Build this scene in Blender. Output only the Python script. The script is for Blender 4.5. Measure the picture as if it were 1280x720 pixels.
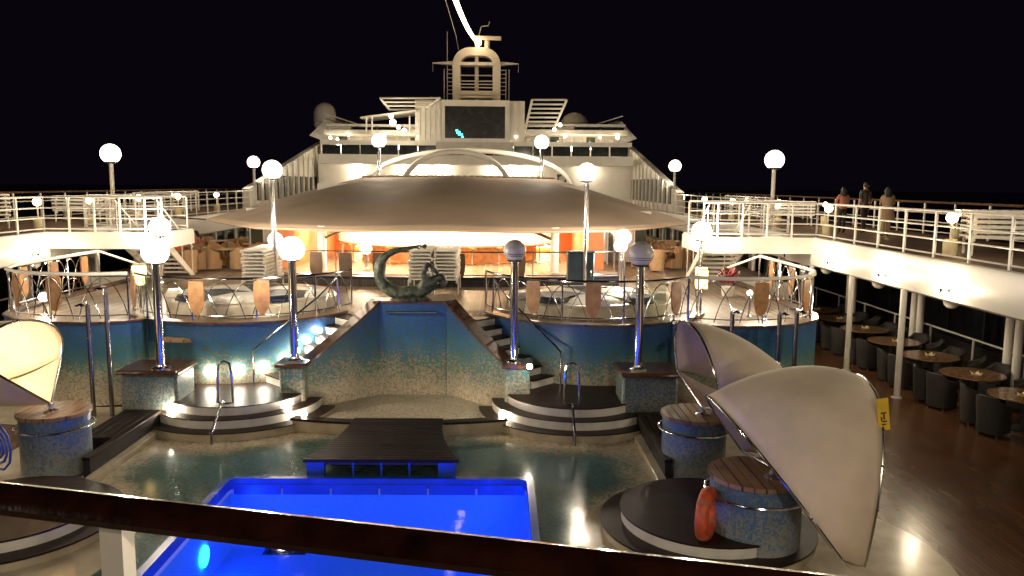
import bpy, bmesh, math, random
from mathutils import Vector, Matrix, noise
R = math.radians
PI = math.pi
random.seed(7)
for o in list(bpy.data.objects): bpy.data.objects.remove(o)
scn = bpy.context.scene
col = scn.collection
# ------------------------------------------------------------------ camera
CX, CH, FPX = 2.1, 5.2, 1000.0
PITCH, YAW, ROLL = math.atan(0.13), -math.atan(0.015), R(0.5)
cam_d = bpy.data.cameras.new('camera'); cam = bpy.data.objects.new('camera', cam_d); col.objects.link(cam)
cam_d.sensor_width = 36; cam_d.lens = 36 * FPX / 1280; cam_d.clip_start = 0.05; cam_d.clip_end = 9000
cam.matrix_world = (Matrix.Translation((CX, 0, CH)) @ Matrix.Rotation(YAW, 4, 'Z') @ Matrix.Rotation(PI/2 - PITCH, 4, 'X') @ Matrix.Rotation(ROLL, 4, 'Z'))
scn.camera = cam
scn.render.resolution_x, scn.render.resolution_y = 1024, 576
# ------------------------------------------------------------------ night sky, moonless
w = bpy.data.worlds.new('World'); scn.world = w; w.use_nodes = True
nt = w.node_tree; nt.nodes.clear()
wo = nt.nodes.new('ShaderNodeOutputWorld'); bg = nt.nodes.new('ShaderNodeBackground')
sky = nt.nodes.new('ShaderNodeTexSky'); sky.sky_type = 'NISHITA'; sky.sun_disc = False
sky.sun_elevation = R(-7); sky.sun_rotation = R(200)
mx = nt.nodes.new('ShaderNodeMix'); mx.data_type = 'RGBA'; mx.inputs[0].default_value = 0.93
mx.inputs[7].default_value = (0.055, 0.036, 0.085, 1)
nt.links.new(sky.outputs[0], mx.inputs[6]); nt.links.new(mx.outputs[2], bg.inputs[0]); bg.inputs[1].default_value = 0.016
nt.links.new(bg.outputs[0], wo.inputs[0])
vs = scn.view_settings; vs.view_transform = 'Standard'; vs.look = 'None'; vs.exposure = 1.52; vs.gamma = 1.0
scn.cycles.max_bounces = 6; scn.cycles.sample_clamp_indirect = 4
try: scn.cycles.use_light_tree = True
except Exception: pass

# ------------------------------------------------------------------ pixel -> place (used with a known ground, wall or depth)
def ray(px, py):
    a, b = px - 640, py - 360; c, s = math.cos(ROLL), math.sin(ROLL)
    a, b = a*c + b*s, -a*s + b*c
    x, u = a/FPX, -b/FPX
    cp, sp = math.cos(PITCH), math.sin(PITCH); y = cp + sp*u; z = -sp + cp*u
    cy, sy = math.cos(YAW), math.sin(YAW)
    return Vector((x*cy - y*sy, x*sy + y*cy, z))
CAM0 = Vector((CX, 0, CH))
def at_z(px, py, z): d = ray(px, py); return CAM0 + d*((z-CH)/d.z)
def at_y(px, py, Y): d = ray(px, py); return CAM0 + d*(Y/d.y)
def at_x(px, py, X): d = ray(px, py); return CAM0 + d*((X-CX)/d.x)

# ------------------------------------------------------------------ materials
M = {}
def newmat(name):
    m = bpy.data.materials.new(name); m.use_nodes = True; M[name] = m
    return m, m.node_tree, m.node_tree.nodes['Principled BSDF']
def N(t, typ, **kw):
    n = t.nodes.new(typ)
    for k, v in kw.items(): setattr(n, k, v)
    return n
def mth(t, op, a, b=None, c=None, clamp=False):
    n = t.nodes.new('ShaderNodeMath'); n.operation = op; n.use_clamp = clamp
    for i, v in enumerate((a, b, c)):
        if v is None: continue
        if isinstance(v, (int, float)): n.inputs[i].default_value = v
        else: t.links.new(v, n.inputs[i])
    return n.outputs[0]
def ramp(t, fac, stops, interp='LINEAR'):
    n = t.nodes.new('ShaderNodeValToRGB'); cr = n.color_ramp; cr.interpolation = interp
    while len(cr.elements) < len(stops): cr.elements.new(0.5)
    for e, (p, c) in zip(cr.elements, stops): e.position = p; e.color = (*c, 1)
    t.links.new(fac, n.inputs[0]); return n.outputs[0]
def paint(name, colr, rough=0.4, metal=0.0, var=0.12, scale=3.0, bump=0.0, bscale=60, spec=0.5, coat=0.0, trans=0.0):
    m, t, b = newmat(name)
    geo = N(t, 'ShaderNodeNewGeometry'); nz = N(t, 'ShaderNodeTexNoise'); nz.inputs['Scale'].default_value = scale; nz.inputs['Detail'].default_value = 6
    t.links.new(geo.outputs['Position'], nz.inputs['Vector'])
    d = tuple(max(0, c*(1-var*1.6)) for c in colr); l = tuple(min(1, c*(1+var)) for c in colr)
    t.links.new(ramp(t, nz.outputs[0], [(0.3, d), (0.7, l)]), b.inputs['Base Color'])
    rr = mth(t, 'MULTIPLY_ADD', nz.outputs[0], rough*0.5, rough*0.75); t.links.new(rr, b.inputs['Roughness'])
    b.inputs['Metallic'].default_value = metal; b.inputs['Specular IOR Level'].default_value = spec
    b.inputs['Coat Weight'].default_value = coat; b.inputs['Coat Roughness'].default_value = 0.08
    if trans: b.inputs['Transmission Weight'].default_value = trans
    if bump:
        n2 = N(t, 'ShaderNodeTexNoise'); n2.inputs['Scale'].default_value = bscale; t.links.new(geo.outputs['Position'], n2.inputs['Vector'])
        bp = N(t, 'ShaderNodeBump'); bp.inputs['Strength'].default_value = bump; bp.inputs['Distance'].default_value = 0.02
        t.links.new(n2.outputs[0], bp.inputs['Height']); t.links.new(bp.outputs[0], b.inputs['Normal'])
    return m
def glow(name, colr, strength):
    m, t, b = newmat(name)
    b.inputs['Base Color'].default_value = (0.9, 0.88, 0.82, 1)
    b.inputs['Emission Color'].default_value = (*colr, 1); b.inputs['Emission Strength'].default_value = strength
    return m
def planks(name, c0, c1, width, rough, axis='X', bump=0.25, wet=0.0, length=2.4):
    m, t, b = newmat(name)
    geo = N(t, 'ShaderNodeNewGeometry'); sp = N(t, 'ShaderNodeSeparateXYZ'); t.links.new(geo.outputs['Position'], sp.inputs[0])
    ax, al = (sp.outputs[0], sp.outputs[1]) if axis == 'X' else (sp.outputs[1], sp.outputs[0])
    idx = mth(t, 'FLOOR', mth(t, 'DIVIDE', ax, width)); fr = mth(t, 'FRACT', mth(t, 'DIVIDE', ax, width))
    off = mth(t, 'MULTIPLY', mth(t, 'FRACT', mth(t, 'MULTIPLY', idx, 0.377)), length)
    jdx = mth(t, 'FLOOR', mth(t, 'DIVIDE', mth(t, 'ADD', al, off), length))
    cmb = N(t, 'ShaderNodeCombineXYZ'); t.links.new(idx, cmb.inputs[0]); t.links.new(jdx, cmb.inputs[1])
    wn = N(t, 'ShaderNodeTexWhiteNoise'); wn.noise_dimensions = '3D'; t.links.new(cmb.outputs[0], wn.inputs['Vector'])
    nz = N(t, 'ShaderNodeTexNoise'); nz.inputs['Scale'].default_value = 1.6; nz.inputs['Detail'].default_value = 4; t.links.new(geo.outputs['Position'], nz.inputs['Vector'])
    f = mth(t, 'ADD', mth(t, 'MULTIPLY', wn.outputs['Value'], 0.55), mth(t, 'MULTIPLY', nz.outputs[0], 0.55))
    colr = ramp(t, f, [(0.2, c0), (0.85, c1)])
    seam = mth(t, 'LESS_THAN', fr, 0.09)
    mxn = N(t, 'ShaderNodeMix', data_type='RGBA'); t.links.new(mth(t, 'MULTIPLY', seam, 0.8), mxn.inputs[0]); t.links.new(colr, mxn.inputs[6]); mxn.inputs[7].default_value = (c0[0]*.25, c0[1]*.25, c0[2]*.25, 1)
    t.links.new(mxn.outputs[2], b.inputs['Base Color'])
    n3 = N(t, 'ShaderNodeTexNoise'); n3.inputs['Scale'].default_value = 0.9; n3.inputs['Detail'].default_value = 2; t.links.new(geo.outputs['Position'], n3.inputs['Vector'])
    t.links.new(ramp(t, n3.outputs[0], [(0.15, (rough*(1-wet),)*3), (0.85, (rough,)*3)]), b.inputs['Roughness'])
    h = mth(t, 'ADD', mth(t, 'MULTIPLY', seam, -1.0), mth(t, 'MULTIPLY', wn.outputs['Value'], 0.25))
    bp = N(t, 'ShaderNodeBump'); bp.inputs['Strength'].default_value = bump; bp.inputs['Distance'].default_value = 0.006; t.links.new(h, bp.inputs['Height']); t.links.new(bp.outputs[0], b.inputs['Normal'])
    return m
CREAM = (0.52, 0.44, 0.32)
def mosaic(name, tfun, stops, size=0.05, jit=0.5, rough=0.38, bump=0.3):
    m, t, b = newmat(name)
    geo = N(t, 'ShaderNodeNewGeometry')
    sn = N(t, 'ShaderNodeVectorMath', operation='SNAP'); sn.inputs[1].default_value = (size, size, size)
    off = N(t, 'ShaderNodeVectorMath', operation='ADD'); off.inputs[1].default_value = (0.011, 0.013, 0.007)
    t.links.new(geo.outputs['Position'], off.inputs[0]); t.links.new(off.outputs[0], sn.inputs[0])
    wn = N(t, 'ShaderNodeTexWhiteNoise'); wn.noise_dimensions = '3D'; t.links.new(sn.outputs[0], wn.inputs['Vector'])
    nz = N(t, 'ShaderNodeTexNoise'); nz.inputs['Scale'].default_value = 1.1; nz.inputs['Detail'].default_value = 3; t.links.new(geo.outputs['Position'], nz.inputs['Vector'])
    sp = N(t, 'ShaderNodeSeparateXYZ'); t.links.new(geo.outputs['Position'], sp.inputs[0])
    base = tfun(t, sp)
    v = mth(t, 'ADD', base, mth(t, 'MULTIPLY', mth(t, 'SUBTRACT', wn.outputs['Value'], 0.5), jit))
    v = mth(t, 'ADD', v, mth(t, 'MULTIPLY', mth(t, 'SUBTRACT', nz.outputs[0], 0.5), 0.45), clamp=True)
    colr = ramp(t, v, stops)
    hs = N(t, 'ShaderNodeHueSaturation'); t.links.new(colr, hs.inputs['Color'])
    t.links.new(mth(t, 'MULTIPLY_ADD', wn.outputs['Value'], min(0.9, jit*2.2), 1.05-min(0.45, jit*1.1)), hs.inputs['Value'])
    t.links.new(hs.outputs[0], b.inputs['Base Color'])
    b.inputs['Roughness'].default_value = rough; b.inputs['Specular IOR Level'].default_value = 0.4
    bp = N(t, 'ShaderNodeBump'); bp.inputs['Strength'].default_value = bump; bp.inputs['Distance'].default_value = 0.01
    t.links.new(wn.outputs['Value'], bp.inputs['Height']); t.links.new(bp.outputs[0], b.inputs['Normal'])
    return m
BLUES = [(0.0, CREAM), (0.24, (0.44, 0.38, 0.28)), (0.4, (0.13, 0.17, 0.13)), (0.58, (0.045, 0.15, 0.14)), (0.76, (0.03, 0.11, 0.20)), (1.0, (0.022, 0.06, 0.17))]
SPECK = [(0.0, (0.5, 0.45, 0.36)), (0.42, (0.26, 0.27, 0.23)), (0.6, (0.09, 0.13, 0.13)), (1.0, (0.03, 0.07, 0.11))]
def zramp(z0, z1):
    return lambda t, sp: mth(t, 'DIVIDE', mth(t, 'SUBTRACT', sp.outputs[2], z0), z1 - z0)
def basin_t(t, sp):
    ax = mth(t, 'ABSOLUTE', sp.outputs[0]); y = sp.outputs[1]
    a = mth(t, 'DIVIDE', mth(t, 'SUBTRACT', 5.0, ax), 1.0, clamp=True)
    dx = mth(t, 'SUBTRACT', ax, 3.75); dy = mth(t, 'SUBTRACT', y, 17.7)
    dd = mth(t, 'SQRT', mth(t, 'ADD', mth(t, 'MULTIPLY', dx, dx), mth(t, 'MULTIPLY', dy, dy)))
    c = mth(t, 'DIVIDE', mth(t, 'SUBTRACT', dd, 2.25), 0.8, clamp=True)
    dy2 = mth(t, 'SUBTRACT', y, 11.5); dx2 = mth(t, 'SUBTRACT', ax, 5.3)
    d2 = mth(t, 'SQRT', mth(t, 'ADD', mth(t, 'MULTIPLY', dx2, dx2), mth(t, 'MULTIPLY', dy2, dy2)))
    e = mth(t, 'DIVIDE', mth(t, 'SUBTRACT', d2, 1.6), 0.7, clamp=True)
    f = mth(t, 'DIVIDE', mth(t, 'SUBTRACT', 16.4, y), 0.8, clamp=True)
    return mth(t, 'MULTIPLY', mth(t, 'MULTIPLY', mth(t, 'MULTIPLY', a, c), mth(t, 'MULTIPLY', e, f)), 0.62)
mosaic('mosaic_rotunda', zramp(0.35, 1.85), BLUES, 0.036)
mosaic('mosaic_fountain', zramp(0.10, 2.15), BLUES, 0.036)
mosaic('mosaic_outer', zramp(0.1, 1.95), BLUES, 0.036)
mosaic('mosaic_fbasin', lambda t, sp: mth(t, 'MULTIPLY_ADD', sp.outputs[1], 0.10, -1.72), BLUES, 0.036)
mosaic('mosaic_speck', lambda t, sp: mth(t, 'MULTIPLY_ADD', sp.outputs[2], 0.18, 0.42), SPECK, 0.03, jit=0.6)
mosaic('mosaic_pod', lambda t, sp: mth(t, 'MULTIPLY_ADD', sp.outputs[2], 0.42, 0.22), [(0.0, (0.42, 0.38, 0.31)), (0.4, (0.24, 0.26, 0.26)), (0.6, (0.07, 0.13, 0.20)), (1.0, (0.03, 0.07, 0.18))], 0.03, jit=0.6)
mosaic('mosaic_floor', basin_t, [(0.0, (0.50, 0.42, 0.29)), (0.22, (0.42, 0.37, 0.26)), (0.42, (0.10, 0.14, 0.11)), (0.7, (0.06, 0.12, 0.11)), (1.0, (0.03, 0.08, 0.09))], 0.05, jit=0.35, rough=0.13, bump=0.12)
mosaic('mosaic_pool', lambda t, sp: mth(t, 'MULTIPLY', sp.outputs[2], 0.0), [(0.0, (0.55, 0.62, 0.72)), (1.0, (0.42, 0.54, 0.70))], 0.05, jit=0.04, bump=0.02, rough=0.6)
planks('teak_wet', (0.085, 0.037, 0.016), (0.15, 0.068, 0.030), 0.09, 0.30, wet=0.4, bump=0.15)
planks('teak_terrace', (0.12, 0.085, 0.058), (0.28, 0.21, 0.15), 0.10, 0.5)
planks('teak_upper', (0.09, 0.05, 0.03), (0.2, 0.12, 0.07), 0.10, 0.5)
planks('teak_slat', (0.16, 0.085, 0.04), (0.34, 0.2, 0.1), 0.3, 0.45)
planks('dark_wood', (0.012, 0.006, 0.004), (0.032, 0.016, 0.010), 0.09, 0.42, axis='Y', bump=0.35)
M['dark_wood'].node_tree.nodes['Principled BSDF'].inputs['Specular IOR Level'].default_value = 0.22
paint('brown_wood', (0.10, 0.045, 0.02), 0.3, var=0.3, scale=9, coat=0.3)
paint('paddle_wood', (0.42, 0.22, 0.10), 0.4, var=0.2, scale=6)
paint('varnish', (0.022, 0.006, 0.003), 0.14, var=0.5, scale=14, coat=0.7, bump=0.08, bscale=40)
paint('white_paint', (0.78, 0.74, 0.66), 0.4, var=0.06, scale=1.2)
paint('white_fascia', (0.80, 0.77, 0.70), 0.35, var=0.05, scale=0.8)
paint('rail_white', (0.78, 0.74, 0.66), 0.35, var=0.08)
paint('cream_floor', (0.46, 0.39, 0.28), 0.2, var=0.14, scale=2.5, bump=0.1, bscale=8)
paint('riser_white', (0.72, 0.68, 0.60), 0.4, var=0.1)
paint('chrome', (0.78, 0.78, 0.80), 0.13, metal=1.0, var=0.05)
paint('steel_dark', (0.35, 0.34, 0.33), 0.25, metal=1.0, var=0.1)
paint('tent_fabric', (0.58, 0.43, 0.31), 0.75, var=0.08, scale=0.6, bump=0.15, bscale=3)
m = paint('hood_fabric', (0.66, 0.54, 0.40), 0.7, var=0.08, scale=2, bump=0.45, bscale=5)
paint('soffit_white', (0.82, 0.76, 0.66), 0.5, var=0.04)
paint('bronze', (0.075, 0.085, 0.055), 0.5, metal=0.35, var=0.6, scale=9, bump=0.6, bscale=18)
paint('wicker', (0.035, 0.030, 0.027), 0.5, var=0.4, scale=40, bump=0.8, bscale=90)
paint('rattan', (0.42, 0.26, 0.13), 0.55, var=0.25, scale=30, bump=0.6, bscale=80)
paint('table_wood', (0.22, 0.12, 0.06), 0.22, var=0.3, scale=8)
paint('napkin', (0.85, 0.72, 0.42), 0.7)
paint('paddle_backlit', (0.13, 0.075, 0.045), 0.5, var=0.2)  # same paddle wood, its backlit silhouette shade put into the colour
paint('terracotta', (0.50, 0.16, 0.05), 0.55, var=0.1)
paint('orange_wood', (0.62, 0.26, 0.07), 0.4, var=0.2, scale=5)
paint('blue_cabinet', (0.035, 0.075, 0.12), 0.45, var=0.3)
paint('navy', (0.012, 0.018, 0.045), 0.5, var=0.3)
paint('tub_shell', (0.62, 0.56, 0.45), 0.3, var=0.1)
paint('lounger_white', (0.78, 0.74, 0.66), 0.45, var=0.08)
paint('grey_panel', (0.55, 0.52, 0.47), 0.45, var=0.08)
paint('dark_metal', (0.03, 0.03, 0.03), 0.4, var=0.2)
paint('black_wall', (0.012, 0.010, 0.010), 0.5)
paint('dark_glass', (0.012, 0.013, 0.016), 0.12, var=0.2)
paint('green_glass', (0.05, 0.065, 0.05), 0.08, var=0.2)
paint('screen_black', (0.014, 0.013, 0.015), 0.25, var=0.1)
paint('hull', (0.7, 0.7, 0.68), 0.5)
paint('skin', (0.45, 0.26, 0.17), 0.5); paint('hair_dark', (0.012, 0.009, 0.008), 0.5, bump=0.5, bscale=60)
paint('shirt_coral', (0.42, 0.15, 0.10), 0.8); paint('shirt_olive', (0.07, 0.055, 0.045), 0.8); paint('dress_beige', (0.40, 0.27, 0.17), 0.8)
paint('trousers', (0.022, 0.018, 0.022), 0.8); paint('jeans', (0.05, 0.055, 0.08), 0.8); paint('shirt_orange', (0.65, 0.13, 0.04), 0.8)
paint('buoy_orange', (0.62, 0.10, 0.03), 0.5, var=0.2, scale=8); paint('tag_yellow', (0.75, 0.48, 0.03), 0.5); paint('ink', (0.02, 0.02, 0.02), 0.6)
paint('leaf_red', (0.30, 0.02, 0.03), 0.6)
paint('bottle_green', (0.05, 0.15, 0.04), 0.1); paint('bottle_brown', (0.25, 0.09, 0.02), 0.1); paint('bottle_clear', (0.7, 0.65, 0.55), 0.1)
WARM = (1.0, 0.80, 0.50)
def frosted(name, colr, strength):
    m, t, b = newmat(name); out = t.nodes['Material Output']; t.nodes.remove(b)
    tr = N(t, 'ShaderNodeBsdfTransparent'); em = N(t, 'ShaderNodeEmission'); em.inputs[0].default_value = (*colr, 1); em.inputs[1].default_value = strength
    mxs = N(t, 'ShaderNodeMixShader'); mxs.inputs[0].default_value = 0.5; t.links.new(tr.outputs[0], mxs.inputs[1]); t.links.new(em.outputs[0], mxs.inputs[2]); t.links.new(mxs.outputs[0], out.inputs[0])
frosted('globe_lit', (1.0, 0.86, 0.66), 3.2); glow('globe_small', (1.0, 0.66, 0.28), 9); glow('step_light', (1.0, 0.88, 0.70), 55)
glow('super_light', (1.0, 0.87, 0.66), 24); glow('terrace_glow', (1.0, 0.86, 0.62), 13); glow('lantern', (1.0, 0.62, 0.14), 1.6); glow('bar_light', (1.0, 0.72, 0.42), 110); glow('shelf_light', (1.0, 0.60, 0.26), 14)
glow('pool_lamp', (0.002, 0.045, 1.0), 46); glow('cyan_led', (0.0, 0.8, 0.9), 1.6); glow('bulb', (1.0, 0.70, 0.36), 6); glow('edge_lens', (1.0, 0.82, 0.56), 6); glow('hood_lamp', (1.0, 0.80, 0.48), 230)
paint('globe_off', (0.60, 0.56, 0.56), 0.25, var=0.1)
def water_mat():
    m, t, b = newmat('pool_water'); out = t.nodes['Material Output']
    tr = N(t, 'ShaderNodeBsdfTransparent'); tr.inputs[0].default_value = (0.35, 0.7, 1.0, 1)
    gl = N(t, 'ShaderNodeBsdfGlossy'); gl.inputs['Roughness'].default_value = 0.04
    geo = N(t, 'ShaderNodeNewGeometry'); nz = N(t, 'ShaderNodeTexNoise'); nz.inputs['Scale'].default_value = 7; t.links.new(geo.outputs['Position'], nz.inputs['Vector'])
    bp = N(t, 'ShaderNodeBump'); bp.inputs['Strength'].default_value = 0.05; bp.inputs['Distance'].default_value = 0.03; t.links.new(nz.outputs[0], bp.inputs['Height']); t.links.new(bp.outputs[0], gl.inputs['Normal'])
    fr = N(t, 'ShaderNodeFresnel'); fr.inputs[0].default_value = 1.33; t.links.new(bp.outputs[0], fr.inputs['Normal'])
    mxs = N(t, 'ShaderNodeMixShader'); t.links.new(mth(t, 'MULTIPLY', fr.outputs[0], 0.3), mxs.inputs[0]); t.links.new(tr.outputs[0], mxs.inputs[1]); t.links.new(gl.outputs[0], mxs.inputs[2])
    t.links.new(mxs.outputs[0], out.inputs[0])
water_mat()
def glass_mat():
    m, t, b = newmat('clear_glass'); out = t.nodes['Material Output']
    tr = N(t, 'ShaderNodeBsdfTransparent'); tr.inputs[0].default_value = (0.86, 0.9, 0.86, 1)
    gl = N(t, 'ShaderNodeBsdfGlossy'); gl.inputs['Roughness'].default_value = 0.03
    fr = N(t, 'ShaderNodeFresnel'); fr.inputs[0].default_value = 1.45
    mxs = N(t, 'ShaderNodeMixShader'); t.links.new(fr.outputs[0], mxs.inputs[0]); t.links.new(tr.outputs[0], mxs.inputs[1]); t.links.new(gl.outputs[0], mxs.inputs[2]); t.links.new(mxs.outputs[0], out.inputs[0])
glass_mat()
# fabric hood lets a little light through
t = M['hood_fabric'].node_tree; b = t.nodes['Principled BSDF']; b.inputs['Sheen Weight'].default_value = 0.1
mo, t, b = newmat('ocean'); b.inputs['Base Color'].default_value = (0.004, 0.006, 0.012, 1); b.inputs['Roughness'].default_value = 0.35

# ------------------------------------------------------------------ mesh helpers
class MB:
    def __init__(s): s.v = []; s.f = []
    def add(s, vs, fs):
        k = len(s.v); s.v += [tuple(p) for p in vs]; s.f += [tuple(i+k for i in f) for f in fs]; return s
    def box(s, c, d, rz=0, rx=0, ry=0):
        mt = Matrix.Translation(c) @ Matrix.Rotation(rz, 4, 'Z') @ Matrix.Rotation(ry, 4, 'Y') @ Matrix.Rotation(rx, 4, 'X')
        vs = [mt @ Vector((x*d[0]/2, y*d[1]/2, z*d[2]/2)) for x in (-1, 1) for y in (-1, 1) for z in (-1, 1)]
        return s.add(vs, [(0, 1, 3, 2), (4, 6, 7, 5), (0, 4, 5, 1), (2, 3, 7, 6), (0, 2, 6, 4), (1, 5, 7, 3)])
    def span(s, a, b): return s.box([(a[i]+b[i])/2 for i in range(3)], [abs(b[i]-a[i]) for i in range(3)])
    def bbox(s, a, b, r=0.02):          # box with chamfered vertical and top edges
        x0, y0, z0 = a; x1, y1, z1 = b
        pl = [(x0+r, y0), (x1-r, y0), (x1, y0+r), (x1, y1-r), (x1-r, y1), (x0+r, y1), (x0, y1-r), (x0, y0+r)]
        pi = [(min(max(x, x0+r), x1-r), min(max(y, y0+r), y1-r)) for x, y in pl]
        vs = [(*p, z0) for p in pl] + [(*p, z1-r) for p in pl] + [(*p, z1) for p in pi]
        fs = [tuple(range(7, -1, -1)), tuple(range(16, 24))]
        for i in range(8):
            j = (i+1) % 8
            fs += [(i, j, 8+j, 8+i), (8+i, 8+j, 16+j, 16+i)]
        return s.add(vs, fs)
    def tube(s, pts, r, n=8, closed=False, caps=True):
        pts = [Vector(p) for p in pts]; m = len(pts); rad = r if isinstance(r, (list, tuple)) else [r]*m
        rings = []; up = None
        for i, p in enumerate(pts):
            a = pts[(i-1) % m] if (closed or i > 0) else p; b_ = pts[(i+1) % m] if (closed or i < m-1) else p
            d = (b_-a).normalized()
            if up is None: up = Vector((0, 0, 1)) if abs(d.z) < 0.9 else Vector((1, 0, 0))
            sd = d.cross(up)
            if sd.length < 1e-4: sd = d.orthogonal()
            sd.normalize(); u2 = sd.cross(d).normalized(); up = u2
            rings.append([p + (sd*math.cos(2*PI*k/n) + u2*math.sin(2*PI*k/n))*rad[i] for k in range(n)])
        vs = [q for rg in rings for q in rg]; fs = []
        for i in range(m if closed else m-1):
            j = (i+1) % m
            for k in range(n):
                l = (k+1) % n; fs.append((i*n+k, i*n+l, j*n+l, j*n+k))
        if not closed and caps: fs += [tuple(range(n-1, -1, -1)), tuple(range((m-1)*n, m*n))]
        return s.add(vs, fs)
    def lathe(s, prof, n=24, c=(0, 0, 0), a0=0, a1=2*PI, sx=1, sy=1):
        full = abs(a1-a0-2*PI) < 1e-6; k = n if full else n+1
        vs = []; fs = []
        for r, z in prof:
            for i in range(k):
                a = a0 + (a1-a0)*i/n; vs.append((c[0]+r*math.cos(a)*sx, c[1]+r*math.sin(a)*sy, c[2]+z))
        for j in range(len(prof)-1):
            for i in range(n):
                l = (i+1) % k; fs.append((j*k+i, j*k+l, (j+1)*k+l, (j+1)*k+i))
        return s.add(vs, fs)
    def sphere(s, c, r, n=16, m=10, sz=1): return s.lathe([(r*math.sin(PI*i/m)+(1e-5 if i in (0, m) else 0), -r*sz*math.cos(PI*i/m)) for i in range(m+1)], n, c)
    def prism(s, poly, z0, z1):
        n = len(poly)
        vs = [(x, y, z0) for x, y in poly] + [(x, y, z1) for x, y in poly]
        return s.add(vs, [tuple(range(n-1, -1, -1)), tuple(range(n, 2*n))] + [(i, (i+1) % n, n+(i+1) % n, n+i) for i in range(n)])
    def grid(s, rows):
        n = len(rows[0]); vs = [p for r_ in rows for p in r_]
        return s.add(vs, [(i*n+j, i*n+j+1, (i+1)*n+j+1, (i+1)*n+j) for i in range(len(rows)-1) for j in range(n-1)])
    def mesh(s, name, smooth=True):
        me = bpy.data.meshes.new(name); me.from_pydata(s.v, [], s.f); me.update()
        bm = bmesh.new(); bm.from_mesh(me); bmesh.ops.recalc_face_normals(bm, faces=bm.faces); bm.to_mesh(me); bm.free()
        if smooth:
            me.shade_smooth(); me.set_sharp_from_angle(angle=R(38))
        return me
    def build(s, name, mat, parent=None, smooth=True, loc=None):
        return mk(name, s.mesh(name, smooth), mat, parent, loc)
def mk(name, me, mat, parent=None, loc=None, rz=0):
    if mat and not me.materials: me.materials.append(M[mat])
    o = bpy.data.objects.new(name, me); col.objects.link(o)
    if parent: o.parent = parent
    if loc is not None: o.location = loc
    if rz: o.rotation_euler.z = rz
    return o
def tag(o, label, cat, group=None):
    o['label'] = label; o['category'] = cat
    if group: o['group'] = group
    return o
def struct(o, kind='structure'): o['kind'] = kind; return o
def thing(name, label, cat, loc=(0, 0, 0), rz=0, group=None):
    o = bpy.data.objects.new(name, None); col.objects.link(o); o.location = loc; o.rotation_euler = (0, 0, rz); o.empty_display_size = 0.2
    return tag(o, label, cat, group)
def dup(root, loc=None, rz=None, label=None, group=None):
    def cp(o, par):
        c = o.copy(); col.objects.link(c); c.parent = par
        for ch in [x for x in KIDS.get(o.name, [])]: cp(ch, c)
        return c
    KIDS.clear()
    for o in bpy.data.objects:
        if o.parent: KIDS.setdefault(o.parent.name, []).append(o)
    r = cp(root, None)
    if loc is not None: r.location = loc
    if rz is not None: r.rotation_euler.z = rz
    if label: r['label'] = label
    if group: r['group'] = group
    return r
KIDS = {}
def arc(cx, cy, r, a0, a1, n, z=0): return [(cx + r*math.cos(R(a0+(a1-a0)*i/n)), cy + r*math.sin(R(a0+(a1-a0)*i/n)), z) for i in range(n+1)]
def side(s): return 'port' if s < 0 else 'starboard'

# ================================================================== THE SETTING
struct(MB().add([(-4000, -4000, -16), (4000, -4000, -16), (4000, 4000, -16), (-4000, 4000, -16)], [(0, 1, 2, 3)]).build('sea_water', 'ocean', None, False))
hb = MB(); hb.span((-17.4, -30, -16.2), (17.4, 95, -2.5)); hb.span((-17.4, -30, -2.5), (-17.1, 95, -0.05)); hb.span((17.1, -30, -2.5), (17.4, 95, -0.05))
struct(hb.build('ship_hull', 'hull'))
PX, PY0, PY1 = 2.62, 5.6, 13.55     # pool opening
deck = MB()
for a, b_ in (((-17.1, -8), (17.1, PY0)), ((-17.1, PY0), (-PX, PY1)), ((PX, PY0), (17.1, PY1)), ((-17.1, PY1), (17.1, 70))):
    deck.span((a[0], a[1], -0.12), (b_[0], b_[1], 0.0))
struct(deck.build('promenade_deck', 'teak_wet', None, False))
sur = MB()
for s in (-1, 1):
    sur.span((s*4.95, 5.6, 0.004), (s*7.3, 18.1, 0.010))
    sur.prism([(s*5.8 + 2.6*math.cos(a*PI/24), 10.75 + 2.6*math.sin(a*PI/24)) for a in range(48)], 0.0045, 0.014)
    sur.prism([(s*x, y) for x, y in ((7.3, 16.6), (9.6, 16.9), (11.0, 18.6), (11.3, 21.5), (10.2, 23), (7.3, 23))], 0.0042, 0.0115)
struct(sur.build('pool_surround', 'cream_floor', None, False))
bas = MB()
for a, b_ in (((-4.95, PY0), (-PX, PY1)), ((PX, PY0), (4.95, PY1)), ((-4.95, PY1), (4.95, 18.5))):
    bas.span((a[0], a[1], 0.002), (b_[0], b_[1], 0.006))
struct(bas.build('basin_floor', 'mosaic_floor', None, False))
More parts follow.
